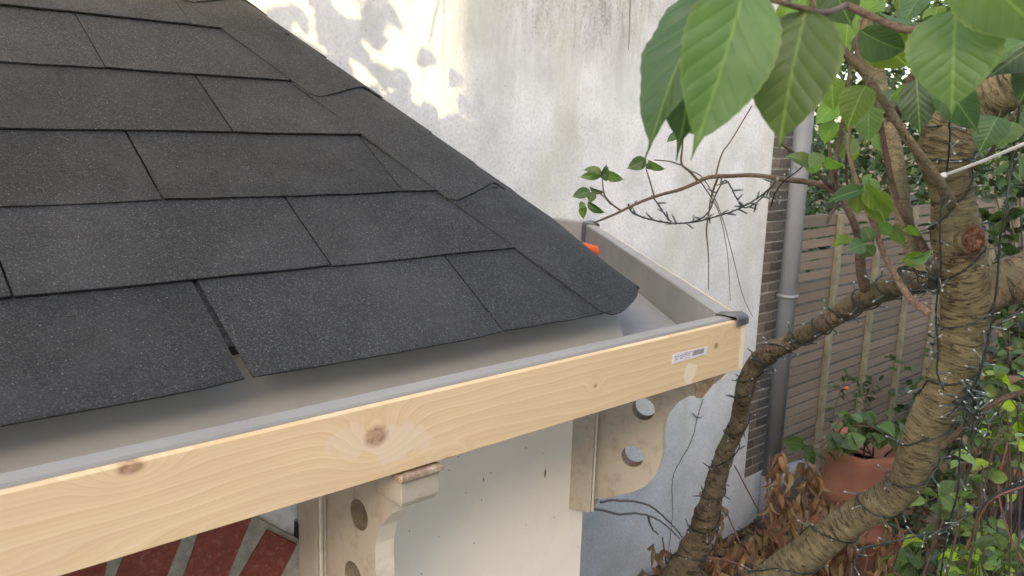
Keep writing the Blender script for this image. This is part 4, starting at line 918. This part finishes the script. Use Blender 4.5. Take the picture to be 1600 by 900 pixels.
# ------------------------------------------------------------------ fairy lights
def bulb_me(k, L=.034):
    b = MB(); b.tube([(0, 0, 0), (0, 0, L * .55), (0, 0, L * .8)], [.0021, .0019, .0017], 6); b.tube([(0, 0, L * .8), (0, 0, L * .97), (0, 0, L)], [.0020, .0024, .0010], 6, mi=1)
    me = bpy.data.meshes.new('bulb'); me.from_pydata(b.v, [], b.f); me.materials.append(MAT['led']); me.materials.append(MAT['tip']); me.polygons.foreach_set('material_index', b.mi); return me
BME = bulb_me(0)
def lights(label, pts, step, r=.0022, seed=0, cen=None, sc=1.0, fat=1.0):
    """cable along pts with a bulb every step metres"""
    rr = random.Random(seed); t = thing('fairy_lights', label, 'string lights', tuple(pts[0]), 'dark fairy light strings')
    b = MB(); b.tube(pts, r, 5, cap=True)
    q = [p + Vector((rr.uniform(-1, 1), rr.uniform(-1, 1), rr.uniform(-1, 1))) * .0025 for p in pts]
    b.tube(q, r * .8, 5); b.build('cable', MAT['cable'], t, True)
    acc = 0; n = 0
    for i in range(1, len(pts)):
        acc += (pts[i] - pts[i - 1]).length
        if acc > step * rr.uniform(.7, 1.3) and n < 280:
            acc = 0; n += 1; p = pts[i]; tan = (pts[i] - pts[i - 1]).normalized()
            out = (p - cen[i]).normalized() if cen else Vector((rr.uniform(-1, 1), rr.uniform(-1, 1), rr.uniform(-1, 1))).normalized()
            d = (out * .9 + Vector((rr.uniform(-1, 1), rr.uniform(-1, 1), rr.uniform(-1, 1))) * .55 + tan * rr.uniform(-.6, .6)).normalized()
            o = bpy.data.objects.new('bulb', BME); C.objects.link(o); o.parent = t; o.location = p - pts[0]
            o.rotation_euler = d.to_track_quat('Z', 'Y').to_euler(); o.scale = (sc * fat, sc * fat, sc * rr.uniform(.9, 1.15))
    return t
def wind(pts, rad, i0, i1, turns, off=.004, seed=0, k=9, drift=.25):
    rr = random.Random(seed); out = []; cen = []; n = (i1 - i0) * k; ph = rr.random() * 6
    for j in range(n):
        u = i0 + j / k; i = int(u); f = u - i; c = pts[i].lerp(pts[i + 1], f); r = rad[i] * (1 - f) + rad[i + 1] * f; tan = (pts[i + 1] - pts[i]).normalized()
        a = tan.cross(Vector((.1, .2, .97))).normalized(); b_ = tan.cross(a)
        ang = ph + turns * 2 * math.pi * j / n + drift * 3 * math.sin(j * .05 + seed); dv = a * math.cos(ang) + b_ * math.sin(ang)
        out.append(c + dv * (r * 1.02 + off) + tan * (.012 * math.sin(j * .09 + seed))); cen.append(c)
    return out, cen
o1, c1 = wind(tp, trd, 8, len(tp) - 130, 11, seed=2, k=4); lights('dark fairy light string wound round the thick cherry trunk', o1, .075, seed=1, cen=c1)
o1, c1 = wind(lp, lrd, 4, len(lp) - 8, 17, seed=5, k=5); lights('dark fairy light string wound round the thin curved limb before the white wall', o1, .075, seed=2, cen=c1, r=.0028, sc=1.1, fat=1.4)
def wline(px, per=8): return [Vector(q) for q in spline([tuple(P(*a)) for a in px], per)]
lights('fairy light string hanging in a loop from the thin branch before the white wall', wline([(982, 318, 3.0), (986, 330, 3.0), (1000, 338, 3.0), (1030, 346, 3.0), (1060, 349, 3.0), (1090, 346, 3.0), (1120, 338, 3.0), (1150, 328, 3.0), (1180, 312, 3.0), (1205, 292, 2.95), (1215, 278, 2.95)], 10), .026, seed=3, r=.0028, sc=1.15, fat=1.6)
lights('short fairy light strand zigzagging below the thin branch near the wall edge', wline([(1018, 305, 3.0), (1030, 322, 3.0), (1046, 344, 3.0), (1062, 349, 2.99), (1090, 344, 3.0), (1108, 330, 3.0), (1118, 305, 3.0), (1132, 282, 3.0), (1142, 292, 3.0), (1150, 308, 3.0), (1162, 324, 3.0), (1180, 318, 3.0), (1196, 302, 2.97)], 8), .030, seed=4, r=.0025, sc=1.1, fat=1.6)
lights('fairy light cable hanging past the grey drainpipe from the upper twigs', wline([(1290, 190, 2.7), (1270, 235, 2.7), (1252, 262, 2.75), (1228, 280, 2.85), (1212, 300, 2.9), (1205, 322, 2.95)], 8), .04, seed=5)
lights('long dark light cable hanging straight down right of the thick trunk', wline([(1592, 60, 1.9), (1592, 170, 1.95), (1582, 240, 2.0), (1572, 320, 2.0), (1562, 380, 2.02), (1558, 440, 2.04), (1550, 500, 2.06), (1540, 545, 2.08), (1528, 590, 2.1), (1505, 625, 2.15), (1480, 650, 2.2)], 10), .10, seed=6, r=.0028)
lights('dark light cable running down the left face of the thick trunk', wline([(1482, 150, 1.95), (1484, 215, 2.0), (1480, 262, 2.05), (1475, 300, 2.05), (1468, 350, 2.06), (1470, 410, 2.08), (1466, 450, 2.1), (1462, 500, 2.12), (1466, 545, 2.14), (1464, 580, 2.16), (1475, 610, 2.16)], 10), .03, seed=7, r=.0025)
lights('tangled light cable crossing the sunlit leaves right of the thick trunk', wline([(1600, 480, 2.2), (1570, 500, 2.2), (1545, 520, 2.2), (1535, 560, 2.2), (1530, 600, 2.2), (1538, 640, 2.2), (1525, 670, 2.2), (1505, 650, 2.2), (1515, 625, 2.2), (1500, 700, 2.25), (1498, 760, 2.3), (1480, 830, 2.4), (1470, 900, 2.5)], 10), .035, seed=8, r=.0025)
lights('loose light cable under the lowest stretch of the thick trunk', wline([(1330, 905, 2.2), (1345, 860, 2.25), (1380, 850, 2.3), (1430, 838, 2.3), (1480, 825, 2.3), (1520, 800, 2.3), (1560, 770, 2.35), (1600, 750, 2.4)], 10), .035, seed=9, r=.002)
# bundle of bulbs at the knot of cables
kn = thing('fairy_lights', 'thick bunch of fairy light bulbs tied against the right side of the thick trunk', 'string lights', tuple(P(1520, 632, 2.15)), 'dark fairy light strings')
rr = random.Random(12); p0 = P(1520, 632, 2.15); loop = [p0 + Vector((rr.gauss(0, .02), rr.gauss(0, .02), rr.gauss(0, .03))) for _ in range(26)]
b = MB(); b.tube([Vector(q) for q in spline([tuple(q) for q in loop], 5)], .0024, 5); b.build('cable', MAT['cable'], kn, True)
for i in range(24):
    o = bpy.data.objects.new('bulb', BME); C.objects.link(o); o.parent = kn; o.location = Vector((rr.gauss(0, .022), rr.gauss(0, .022), rr.gauss(0, .028)))
    o.rotation_euler = (rr.uniform(0, 3.1), rr.uniform(0, 3.1), rr.uniform(0, 6)); o.scale = (1.1, 1.1, 1.2)
kn2 = thing('fairy_lights', 'clump of fairy light bulbs at the fork where the pale young stem starts', 'string lights', tuple(P(1435, 440, 2.2)), 'dark fairy light strings')
p0 = P(1435, 440, 2.2); loop = [p0 + Vector((rr.gauss(0, .03), rr.gauss(0, .03), rr.gauss(0, .03))) for _ in range(22)]
b = MB(); b.tube([Vector(q) for q in spline([tuple(q) for q in loop], 5)], .0022, 5); b.build('cable', MAT['cable'], kn2, True)
for i in range(17):
    o = bpy.data.objects.new('bulb', BME); C.objects.link(o); o.parent = kn2; o.location = Vector((rr.gauss(0, .035), rr.gauss(0, .03), rr.gauss(0, .03)))
    o.rotation_euler = (rr.uniform(0, 3.1), rr.uniform(0, 3.1), rr.uniform(0, 6))
# cane
cn = MB(); cn.tube([P(1476, 274, 2.02), P(1540, 250, 1.95), P(1640, 208, 1.85), P(1720, 176, 1.8)], [.0042] * 4, 8); cn.tube([P(1470, 276, 2.02), P(1478, 273, 2.02)], .0075, 8)
tag(cn.build('plant_cane', MAT['rod'], None, True), 'thin white cane tied across the top of the thick cherry trunk', 'cane')

# ------------------------------------------------------------------ dry climbing stems on the wall
def wall_vine(px, label, r=.0022, Y=WY - .012):
    t = thing('climber_stem', label, 'climbing stem', tuple(onY(*px[0][0], Y)))
    for i, line in enumerate(px):
        rr = random.Random(i + len(px) * 7 + int(px[0][0][0])); pts = [Vector(q) for q in spline([tuple(onY(x, y, Y)) for x, y in line], 6)]
        pts = [p + Vector((rr.uniform(-1, 1) * .0035, 0, rr.uniform(-1, 1) * .003)) for p in pts]
        b = MB(); b.tube(pts, [r * (1 - .5 * k_ / len(pts)) for k_ in range(len(pts))], 5)
        for p in pts[::5]:
            d = Vector((rr.uniform(-1, 1), -.5, rr.uniform(-.5, .5))).normalized() * .014; b.tube([p, p + d], [.0015, .0008], 4)
        b.build('stem', MAT['vine'], t, True)
wall_vine([[(1098, 624), (1090, 652), (1080, 690), (1065, 716), (1053, 740), (1050, 765), (1051, 800), (1046, 850), (1040, 890)], [(1082, 645), (1090, 652), (1098, 650)]], 'dry creeper stem climbing the white wall below the fascia corner', .0038)
wall_vine([[(985, -10), (984, 30), (982, 78)]], 'dark thin wire hanging down the upper white wall', .0034)
wall_vine([[(938, 784), (970, 782), (1010, 788), (1035, 805), (1058, 828), (1066, 840)], [(930, 795), (965, 803), (990, 802), (1015, 806), (1040, 820), (1062, 842)], [(1013, 806), (1018, 824), (1028, 835)]], 'two bare arching stems springing from behind the right bracket', .0085, 3.1)

# ------------------------------------------------------------------ plants
def shrub(name, label, root, tips, lm, nleaf, lsize, sr=.003, seed=0, wratio=.6, group=None, cat='plant', droop=.0, smat='stembrown'):
    """stems from root to tips (world), leaves set singly along them"""
    rr = random.Random(seed); t = thing(name, label, cat, tuple(root), group); tot = 0
    for ti, tip in enumerate(tips):
        r0 = root + Vector((rr.uniform(-.12, .12), rr.uniform(-.12, .12), 0)); mid = r0.lerp(tip, .5) + Vector((rr.uniform(-.08, .08), rr.uniform(-.08, .08), .10))
        wv = lambda k_: Vector((rr.uniform(-k_, k_), rr.uniform(-k_, k_), rr.uniform(-k_, k_) * .5))
        pts = [Vector(q) for q in spline([tuple(r0), tuple(r0.lerp(mid, .5) + wv(.10)), tuple(mid), tuple(mid.lerp(tip, .5) + wv(.08)), tuple(tip), tuple(tip + Vector((rr.uniform(-.06, .06), rr.uniform(-.06, .06), -droop)))], 6)]
        b = MB(); b.tube(pts, [sr * (1.4 - .9 * i / len(pts)) for i in range(len(pts))], 5); b.build('stem', MAT[smat], t, True)
        for i in range(nleaf):
            if tot >= 298: break
            
            u = rr.uniform(.35, 1) * (len(pts) - 1.01); k_ = int(u); p = pts[k_].lerp(pts[k_ + 1], u - k_)
            d = Vector((rr.uniform(-1, 1), rr.uniform(-1, 1), rr.uniform(-.5 - droop * 6, .6 - droop * 6))).normalized(); L = lsize * rr.uniform(.6, 1.25)
            face = Vector((rr.uniform(-.6, .6), rr.uniform(-.6, .6), 1)) if rr.random() < .6 else (CAM - p)
            gapc = p - BAGC; gapd = (gapc - BAGR * gapc.dot(BAGR)).length              # open view to the bin bag
            if gapd < .034 * (p - CAM).length and p.dot(BAGR) > 0 and rr.random() < .88: continue
            put_leaf(t, p + d * L * .15, p + d * L * 1.1, L * wratio * rr.uniform(.8, 1.2), rr.choice(lm), rr.uniform(-.6, .6), rr.randrange(3), face); tot += 1
    return t
BAGC = P(1580, 790, 5.2); BAGR = (BAGC - CAM).normalized()
def tips(lst): return [P(*a) for a in lst]
def grd(x, y, d): p = P(x, y, d); return Vector((p.x, p.y, gz(p.x, p.y)))
# rose like shrub right of the trunk
shrub('rose_bush', 'pale green leafed rose bush growing right of the thick trunk at the frame bottom', grd(1545, 900, 3.1), tips([(1520, 660, 2.8), (1500, 760, 2.8), (1485, 800, 2.8), (1505, 720, 2.8), (1450, 860, 2.7), (1560, 880, 2.6), (1600, 880, 2.7), (1510, 860, 2.6)]), ['leafsmall', 'leafsmall', 'leaf', 'leafsunlit'], 22, .058, .0025, 3)
shrub('sapling', 'yellow green leafed sapling in front of the black bin bag', grd(1560, 850, 3.0), tips([(1560, 640, 2.5), (1575, 660, 2.5), (1555, 690, 2.5), (1590, 700, 2.45), (1535, 745, 2.5)]), ['leafsunlit', 'leafsunlit', 'leafsmall'], 7, .06, .004, 5)
shrub('green_shoot', 'upright bright green shoot with round leaves beside the lowest trunk stub', grd(1490, 880, 2.8), tips([(1510, 720, 2.6), (1530, 770, 2.6), (1470, 790, 2.55), (1500, 810, 2.5)]), ['leafsunlit', 'leafsmall', 'leaf'], 8, .062, .0055, 8)
bpy.data.objects['green_shoot'].children[0].data.materials[0] = MAT['stemgreen']
shrub('low_plant', 'round leafed green plant under the leaning trunk at the frame bottom', grd(1420, 900, 2.9), tips([(1400, 870, 2.9), (1430, 880, 2.8), (1460, 870, 2.9), (1480, 895, 2.8), (1440, 905, 2.7), (1390, 905, 2.8)]), ['leafsmall', 'leaf'], 12, .075, .004, 9, .8)
shrub('climbing_bush', 'tall shaded climber covering the fence right of the thick trunk', grd(1640, 640, 6.4), tips([(1555, 300, 6.2), (1580, 340, 6.1), (1600, 300, 6.2), (1560, 380, 6.1), (1600, 400, 6.0), (1545, 350, 6.3), (1590, 260, 6.3), (1625, 340, 6.1), (1550, 430, 6.1), (1590, 450, 6.0)]), ['leafhedge', 'leafsmall', 'leafhedge', 'leafdark'], 29, .12, .008, 31)
shrub('viburnum_bush', 'broad leafed bush with tips coloured sunlit yellow above the black bin bag', grd(1620, 720, 3.9), tips([(1560, 600, 3.5), (1590, 640, 3.4), (1600, 680, 3.4), (1545, 640, 3.5), (1575, 560, 3.6), (1610, 600, 3.5), (1540, 580, 3.6), (1565, 660, 3.4)]), ['leafsunlit', 'leafsmall', 'leaf', 'leafsunlit'], 20, .075, .004, 33)
shrub('ground_bush', 'dense green low bush in the bottom right corner', grd(1560, 900, 3.4), tips([(1560, 850, 3.0), (1590, 870, 2.9), (1530, 840, 3.0), (1500, 870, 3.0), (1600, 840, 3.1), (1570, 890, 2.8), (1530, 890, 2.8), (1480, 880, 2.9)]), ['leafsmall', 'leafsunlit', 'leaf'], 26, .065, .003, 35)
shrub('ivy_bush', 'shadowy small leafed bush in front of the fence right of the trunk', grd(1590, 600, 5.0), tips([(1540, 470, 5), (1575, 500, 5), (1560, 560, 5), (1600, 450, 5), (1530, 600, 4.9), (1600, 560, 4.9), (1570, 610, 4.7), (1620, 500, 4.9), (1600, 640, 4.6), (1550, 640, 4.5)]), ['leafhedge', 'leafsmall', 'leafhedge', 'leafdry'], 29, .10, .006, 10)
# blue-green feathery plant low behind the pots
shrub('fennel_plant', 'thin stemmed green plant with a tiny orange flower before the fence', grd(1330, 700, 6.6), tips([(1322, 590, 6.6), (1340, 600, 6.6), (1355, 620, 6.5), (1312, 610, 6.6), (1365, 600, 6.6)]), ['leafhedge', 'leafsmall'], 16, .09, .004, 13, .3)
b = MB(); q = P(1322, 610, 6.5); b.tube([q, q + Vector((0, 0, .02)), q + Vector((0, 0, .03))], [.006, .02, .012], 8); b.build('flower', MAT['orange'], bpy.data.objects['fennel_plant'], True)
# terracotta pots
def pot(label, c, rt, h, group=None, lean=0):
    t = thing('terracotta_pot', label, 'plant pot', tuple(c), group); b = MB()
    lathe(b, c, c + Vector((lean, 0, h)), [(0, rt * .50), (.04, rt * .52), (.50, rt * .80), (.51, rt * .89), (.54, rt * .89), (.55, rt * .87), (.60, rt * .88), (.61, rt * .91), (.64, rt * .91), (.65, rt * .89), (.70, rt * .90), (.72, rt * 1.0), (.78, rt * 1.02), (.80, rt * .985), (.88, rt * .985), (.9, rt * 1.02), (.97, rt * 1.05), (1, rt * 1.04), (1.0, rt * .94), (.9, rt * .9)], 40); b.build('pot_body', MAT['terracotta'], t, True)
    b = MB(); b.tube([c + Vector((0, 0, h * .86)), c + Vector((0, 0, h * .90))], rt * .9, 24); b.build('compost', MAT['soil'], t); return t
pc1 = P(1340, 735, 5.5); pb = Vector((pc1.x, pc1.y, 0)); 
zr = P(1340, 694, 5.5).z
pot('wide terracotta pot holding leafy strawberry plants beside dead leaves', pb, .225, zr)
pc2 = P(1338, 680, 6.2); pot('taller terracotta pot rim rising behind the wide planted pot', Vector((pc2.x, pc2.y, 0)), .15, P(1340, 668, 6.2).z)
pc3 = P(1600, 745, 5.6); pot('terracotta pot rim peeping out behind the black bin bag', Vector((pc3.x, pc3.y, 0)), .12, P(1600, 728, 5.6).z)
shrub('strawberry_plant', 'bright green strawberry plant spilling over the wide terracotta pot', pb + Vector((0, 0, zr - .06)), tips([(1300, 670, 5.2), (1330, 665, 5.2), (1370, 660, 5.2), (1390, 680, 5.2), (1310, 690, 5.1), (1345, 690, 5.1), (1280, 700, 5.2), (1250, 700, 5.3), (1400, 650, 5.2), (1320, 650, 5.2), (1350, 660, 5.2)]), ['leafsmall', 'leafsmall', 'leaf'], 5, .12, .005, 15, .75, droop=.03)
# dead plants: drooping dry leaves on reddish stems
def deadplant(label, root, heads, seed, mats=('leafdry', 'leafdry', 'leafrust'), L=.2, n=15):
    rr = random.Random(seed); t = thing('withered_plant', label, 'dead plant', tuple(root), 'withered brown plants under the wall')
    for h in heads:
        r0 = root + Vector((rr.uniform(-.1, .1), rr.uniform(-.1, .1), 0)); pts = [Vector(q) for q in spline([tuple(r0), tuple(r0.lerp(h, .55) + Vector((rr.uniform(-.06, .06), 0, .03))), tuple(h)], 6)]
        b = MB(); b.tube(pts, [.007 - .0003 * i for i in range(len(pts))], 5); b.build('stem', MAT[rr.choice(['stemred', 'stembrown'])], t, True)
        for i in range(n):
            u = (1 - .75 * rr.random() ** 1.3) * (len(pts) - 1.01); k_ = int(u); p = pts[k_].lerp(pts[k_ + 1], u - k_)
            d = Vector((rr.gauss(0, .38), rr.gauss(0, .38), -1)).normalized(); l = L * rr.uniform(.4, .85)
            put_leaf(t, p, p + d * l, l * rr.uniform(.14, .34), rr.choice(mats), rr.uniform(-2.5, 2.5), rr.randrange(3), Vector((rr.uniform(-1, 1), rr.uniform(-1, 1), .2)))
    return t
for i, (lab, rt_, hs, L_) in enumerate([
    ('tall withered plant with hanging tan leaves against the drainpipe', (1215, 900, 4.7), [(1222, 705, 4.6), (1232, 730, 4.6), (1205, 765, 4.6), (1240, 780, 4.5)], .21),
    ('thick clump of hanging brown leaves left of the terracotta pot', (1275, 900, 4.9), [(1262, 716, 4.9), (1276, 724, 4.9), (1285, 775, 4.8), (1300, 785, 4.8), (1255, 770, 4.8), (1318, 778, 4.8), (1335, 790, 4.8), (1350, 800, 4.8)], .24),
    ('withered plant with dull leaves hugging the curved limb', (1090, 960, 4.3), [(1128, 790, 4.2), (1150, 830, 4.2), (1035, 840, 4.1), (1020, 850, 4.1), (1050, 870, 4.0)], .15),
    ('rust coloured withered leaves low between limb and trunk', (1170, 960, 4.2), [(1160, 845, 4.1), (1180, 830, 4.2), (1140, 860, 4.1), (1195, 860, 4.1), (1115, 870, 4.0), (1170, 880, 3.9)], .17),
    ('withered leaves just above the lowest stretch of thick trunk', (1235, 950, 4.2), [(1225, 830, 4.2), (1245, 850, 4.1), (1215, 870, 4.0), (1262, 810, 4.3), (1285, 800, 4.3)], .17),
    ('small withered sprig before the drainpipe branch', (1190, 900, 4.8), [(1203, 712, 4.7), (1215, 722, 4.7)], .10),
    ('withered brown clump before the foot of the wide terracotta pot', (1400, 960, 4.6), [(1385, 815, 4.5), (1405, 828, 4.5), (1420, 845, 4.4), (1375, 845, 4.4), (1395, 860, 4.4)], .19),
    ('withered leaves lying below the thick trunk at the frame bottom', (1360, 990, 3.3), [(1330, 880, 3.3), (1355, 870, 3.3), (1385, 885, 3.3), (1410, 860, 3.3), (1310, 900, 3.2)], .12)]):
    deadplant(lab, grd(*rt_), tips(hs), 30 + i, L=L_, n=30 if L_ > .15 else 20, mats=('leafdry', 'leafdry', 'leafrust') if i not in (3, 7) else ('leafrust', 'leafdry'))
# reddish bare stems
t = thing('bramble_stems', 'bare reddish stems leaning across the white wall foot by the limb', 'stems', tuple(grd(1200, 900, 4.4)))
for px in ([(1148, 728, 4.2), (1165, 760, 4.3), (1182, 792, 4.4), (1196, 815, 4.4), (1210, 860, 4.4)], [(1135, 800, 4.2), (1148, 830, 4.2), (1165, 865, 4.1), (1195, 900, 4.0)], [(1105, 870, 3.8), (1150, 880, 3.8), (1190, 905, 3.8)], [(1222, 740, 4.6), (1212, 790, 4.6), (1204, 840, 4.6)], [(1395, 800, 2.9), (1420, 860, 2.9), (1450, 900, 2.9)], [(1575, 690, 2.6), (1560, 760, 2.6), (1575, 830, 2.6), (1605, 890, 2.6)], [(1600, 760, 2.5), (1560, 775, 2.5), (1535, 800, 2.55), (1500, 880, 2.6)]):
    b = MB(); b.tube(wline(px, 5), .0035, 5); b.build('stem', MAT['stemred'], t, True)
# litter and ground plants around
def scatter(name, label_kind, n, boxf, size, mats, seed, parent=None, face_up=.5, wr=.6):
    """many small leaves joined into one stuff mesh"""
    rr = np.random.RandomState(seed); v = []; f = []; uv = []; mi = []
    out = np.array([(0, 0, 0), (.5, .35, .06), (.38, .75, .04), (0, 1, -.1), (-.38, .75, .04), (-.5, .35, .06), (0, .45, 0)])
    fs = [(0, 1, 6), (1, 2, 6), (2, 3, 6), (3, 4, 6), (4, 5, 6), (5, 0, 6)]; us = [(0, 0), (1, .35), (1, .75), (0, 1), (-1, .75), (-1, .35), (0, .45)]
    for i in range(n):
        p = np.array(boxf(rr)); q = rr.normal(size=3); q[2] = q[2] * .6 - .2; q /= np.linalg.norm(q); nrm_ = rr.normal(size=3) + np.array((0, 0, face_up * 2)); z = nrm_ - q * nrm_.dot(q); z /= np.linalg.norm(z); x = np.cross(q, z)
        L = size * rr.uniform(.5, 1.4); M_ = np.array([x * wr * L, q * L, z * L]); pts = out @ M_ + p; b0 = len(v)
        v += pts.tolist(); uv += us; f += [tuple(a + b0 for a in t_) for t_ in fs]; mi += [int(rr.randint(len(mats)))] * 6
    o = mesh(name, v, f, None, parent, uv, True, [MAT[m_] for m_ in mats], mi); o['kind'] = 'stuff'; return o
def hedge_box(x0, x1, y0, y1, z0, z1, cl=1.0):
    def fn(r):
        x = r.uniform(x0, x1); y = y0 + (y1 - y0) * abs(r.beta(1.2, 2)); z = r.uniform(z0, z1)
        k_ = noise.noise(Vector((x * 1.3, y * 1.3, z * 1.3))); y += .5 * k_; return (x + .2 * k_, max(y, FYY + .05), z)
    return fn
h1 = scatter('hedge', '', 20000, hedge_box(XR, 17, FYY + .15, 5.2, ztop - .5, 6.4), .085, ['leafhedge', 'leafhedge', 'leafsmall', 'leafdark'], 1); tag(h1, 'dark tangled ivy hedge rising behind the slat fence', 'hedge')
def wood_box(r):
    return (r.uniform(5, 34), r.uniform(6.5, 10), r.uniform(1, 9.5))
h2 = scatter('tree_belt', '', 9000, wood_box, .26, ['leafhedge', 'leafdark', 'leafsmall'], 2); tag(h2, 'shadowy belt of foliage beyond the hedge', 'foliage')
def litter(r): x = r.uniform(1.8, 8); y = r.uniform(.0, 3.4); return (x, y, gz(x, y) + r.uniform(.01, .10))
h3 = scatter('leaf_litter', '', 6000, litter, .09, ['leafdry', 'leafrust', 'leafdry', 'leafhedge'], 3, None, .9); 
def gcov(r):
    x = r.uniform(3.8, 11); y = r.uniform(-1.5, 3.0); 
    if x < 6.2: return (x, y, gz(x, y) + r.uniform(.02, .1))
    h = .75 * max(0, noise.noise(Vector((x * .9, y * .9, 4))) + .45); return (x, y, r.uniform(.02, .1 + h))
h4 = scatter('ground_cover', '', 10000, gcov, .075, ['leafhedge', 'leafsmall', 'leafdry', 'leafsmall'], 4)
def gcov2(r):
    x = r.uniform(7.5, 16); y = r.uniform(-1, 3.2); return (x, y, r.uniform(.05, 1.1 + .9 * noise.noise(Vector((x * .6, y * .6, 9)))) )
h5 = scatter('shrubbery', '', 12000, gcov2, .09, ['leafhedge', 'leafsmall', 'leafdry', 'leafhedge', 'leafdark'], 5); tag(h5, 'far tangled shrubbery right of the thick trunk', 'shrubs')
# ------------------------------------------------------------------ bin bag
bc = P(1600, 800, 5.2); bcz = bc.z
bag = thing('bin_bag', 'crumpled black plastic bin bag slumped behind the rose bush at right edge', 'bin bag', (bc.x, bc.y, 0))
v = []; f = []; nu, nv = 72, 40; Rb = .30
for j in range(nv + 1):
    th = math.pi * j / nv
    for i in range(nu):
        ph = 2 * math.pi * i / nu; d = Vector((math.sin(th) * math.cos(ph), math.sin(th) * math.sin(ph), math.cos(th)))
        k_ = 1 + .20 * noise.noise(d * 1.6) + .13 * (1 - abs(noise.noise(Vector((ph * 1.2 + d.z, d.z * 1.1, 2))) * 2.6)) * .7 + .09 * (1 - abs(noise.noise(d * 4.2 + Vector((3, 0, d.z * 3))) * 3)) + .03 * noise.noise(d * 14)
        v.append((bc.x + d.x * Rb * k_, bc.y + d.y * Rb * k_, max(.0, (bcz + .02) * .5 + d.z * (bcz * .5 + .10) * k_)))
for j in range(nv):
    for i in range(nu): f.append((j * nu + i, (j + 1) * nu + i, (j + 1) * nu + (i + 1) % nu, j * nu + (i + 1) % nu))
mesh('bag_film', v, f, MAT['bag'], bag, None, True)

# ------------------------------------------------------------------ unseen houses added behind the viewer to block the sun
def blocker_house(label, x0, x1, y0, y1, h, ridge):
    t = thing('sun_blocker_house', label, 'house', ((x0 + x1) / 2, (y0 + y1) / 2, 0))
    b = MB(); b.box((x0, y0, 0), (x1, y1, h)); b.build('wall', MAT['bldg'], t)
    if ridge:
        ym = (y0 + y1) / 2; b = MB(); e = .3
        b.hexa([(x0 - e, y0 - e, h + .003), (x1, y0 - e, h + .003), (x1, y1 + e, h + .003), (x0 - e, y1 + e, h + .003)], [(x0 - e, ym - .05, h + ridge), (x1, ym - .05, h + ridge), (x1, ym + .05, h + ridge), (x0 - e, ym + .05, h + ridge)]); b.build('roof', MAT['tile'], t)
    n = int((x1 - x0) / 2.6)
    for fl in range(2):
        for i in range(n):
            x = x0 + (i + .5) * (x1 - x0) / n; z = 1 + fl * 2.9
            b = MB(); b.box((x - .6, y1 - .02, z), (x + .6, y1 + .03, z + 1.4)); w = b.build('window', MAT['cream'], t); b = MB(); b.box((x - .53, y1 + .031, z + .07), (x + .53, y1 + .036, z + 1.33)); b.build('pane', MAT['glass'], w)
    return t
tanE = math.tan(SUN_EL) / SUN_TRAVEL[1] / math.hypot(*SUN_TRAVEL)
HY = -10.0; dY = WY - HY
edge = onY(702, 60, WY).x - dY * SUN_TRAVEL[0] / SUN_TRAVEL[1]
zl = onY(640, 205, WY).z + dY * math.tan(SUN_EL) / SUN_TRAVEL[1]
HB = 7.0
def upper(t, x0, x1, z0, z1, name='blocker_wall'):
    b = MB(); b.box((x0, HY - .5, z0), (x1, HY - .001, z1)); b.build(name, MAT['bldg'], t)
hA = blocker_house('unseen pale house with lower flat roof added behind the camera to block sun', edge - 22, edge - .01, HY - 9, HY, HB, 0)
upper(hA, edge - 22, edge - .01, HB + .002, zl)
hB = blocker_house('unseen taller pale house added to block sun except through a roof gap', edge, edge + 24, HY - 9, HY, HB, 0)
K = SUN_TRAVEL[0] / SUN_TRAVEL[1]; kz = math.tan(SUN_EL) / SUN_TRAVEL[1]
def back(p): d = p.y - HY; return p.x - d * K, p.z + d * kz
g0, g1 = back(P(1500, 740, 2.75)), back(P(1612, 690, 3.2)); gl, gr_ = min(g0[0], g1[0]) , max(g0[0], g1[0])  # opening shaped in the added house to let sun dapple the right plants
gz0 = back(P(1540, 890, 2.8))[1]; gz1 = back(P(1560, 600, 3.0))[1]
print('gap', gl, gr_, gz0, gz1)
upper(hB, edge, gl, HB + .002, zl + 1.7); upper(hB, gr_, edge + 24, HB + .002, zl + 1.7)
upper(hB, gl + .001, gr_ - .001, HB + .002, gz0); upper(hB, gl + .001, gr_ - .001, gz1, zl + 1.7)
for i in range(1, 4): upper(hB, gl + (gr_ - gl) * i / 4 - .04, gl + (gr_ - gl) * i / 4 + .04, gz0 + .001, gz1 - .001, 'sun_gap_post')
print('house heights', zl, 'edge', edge)
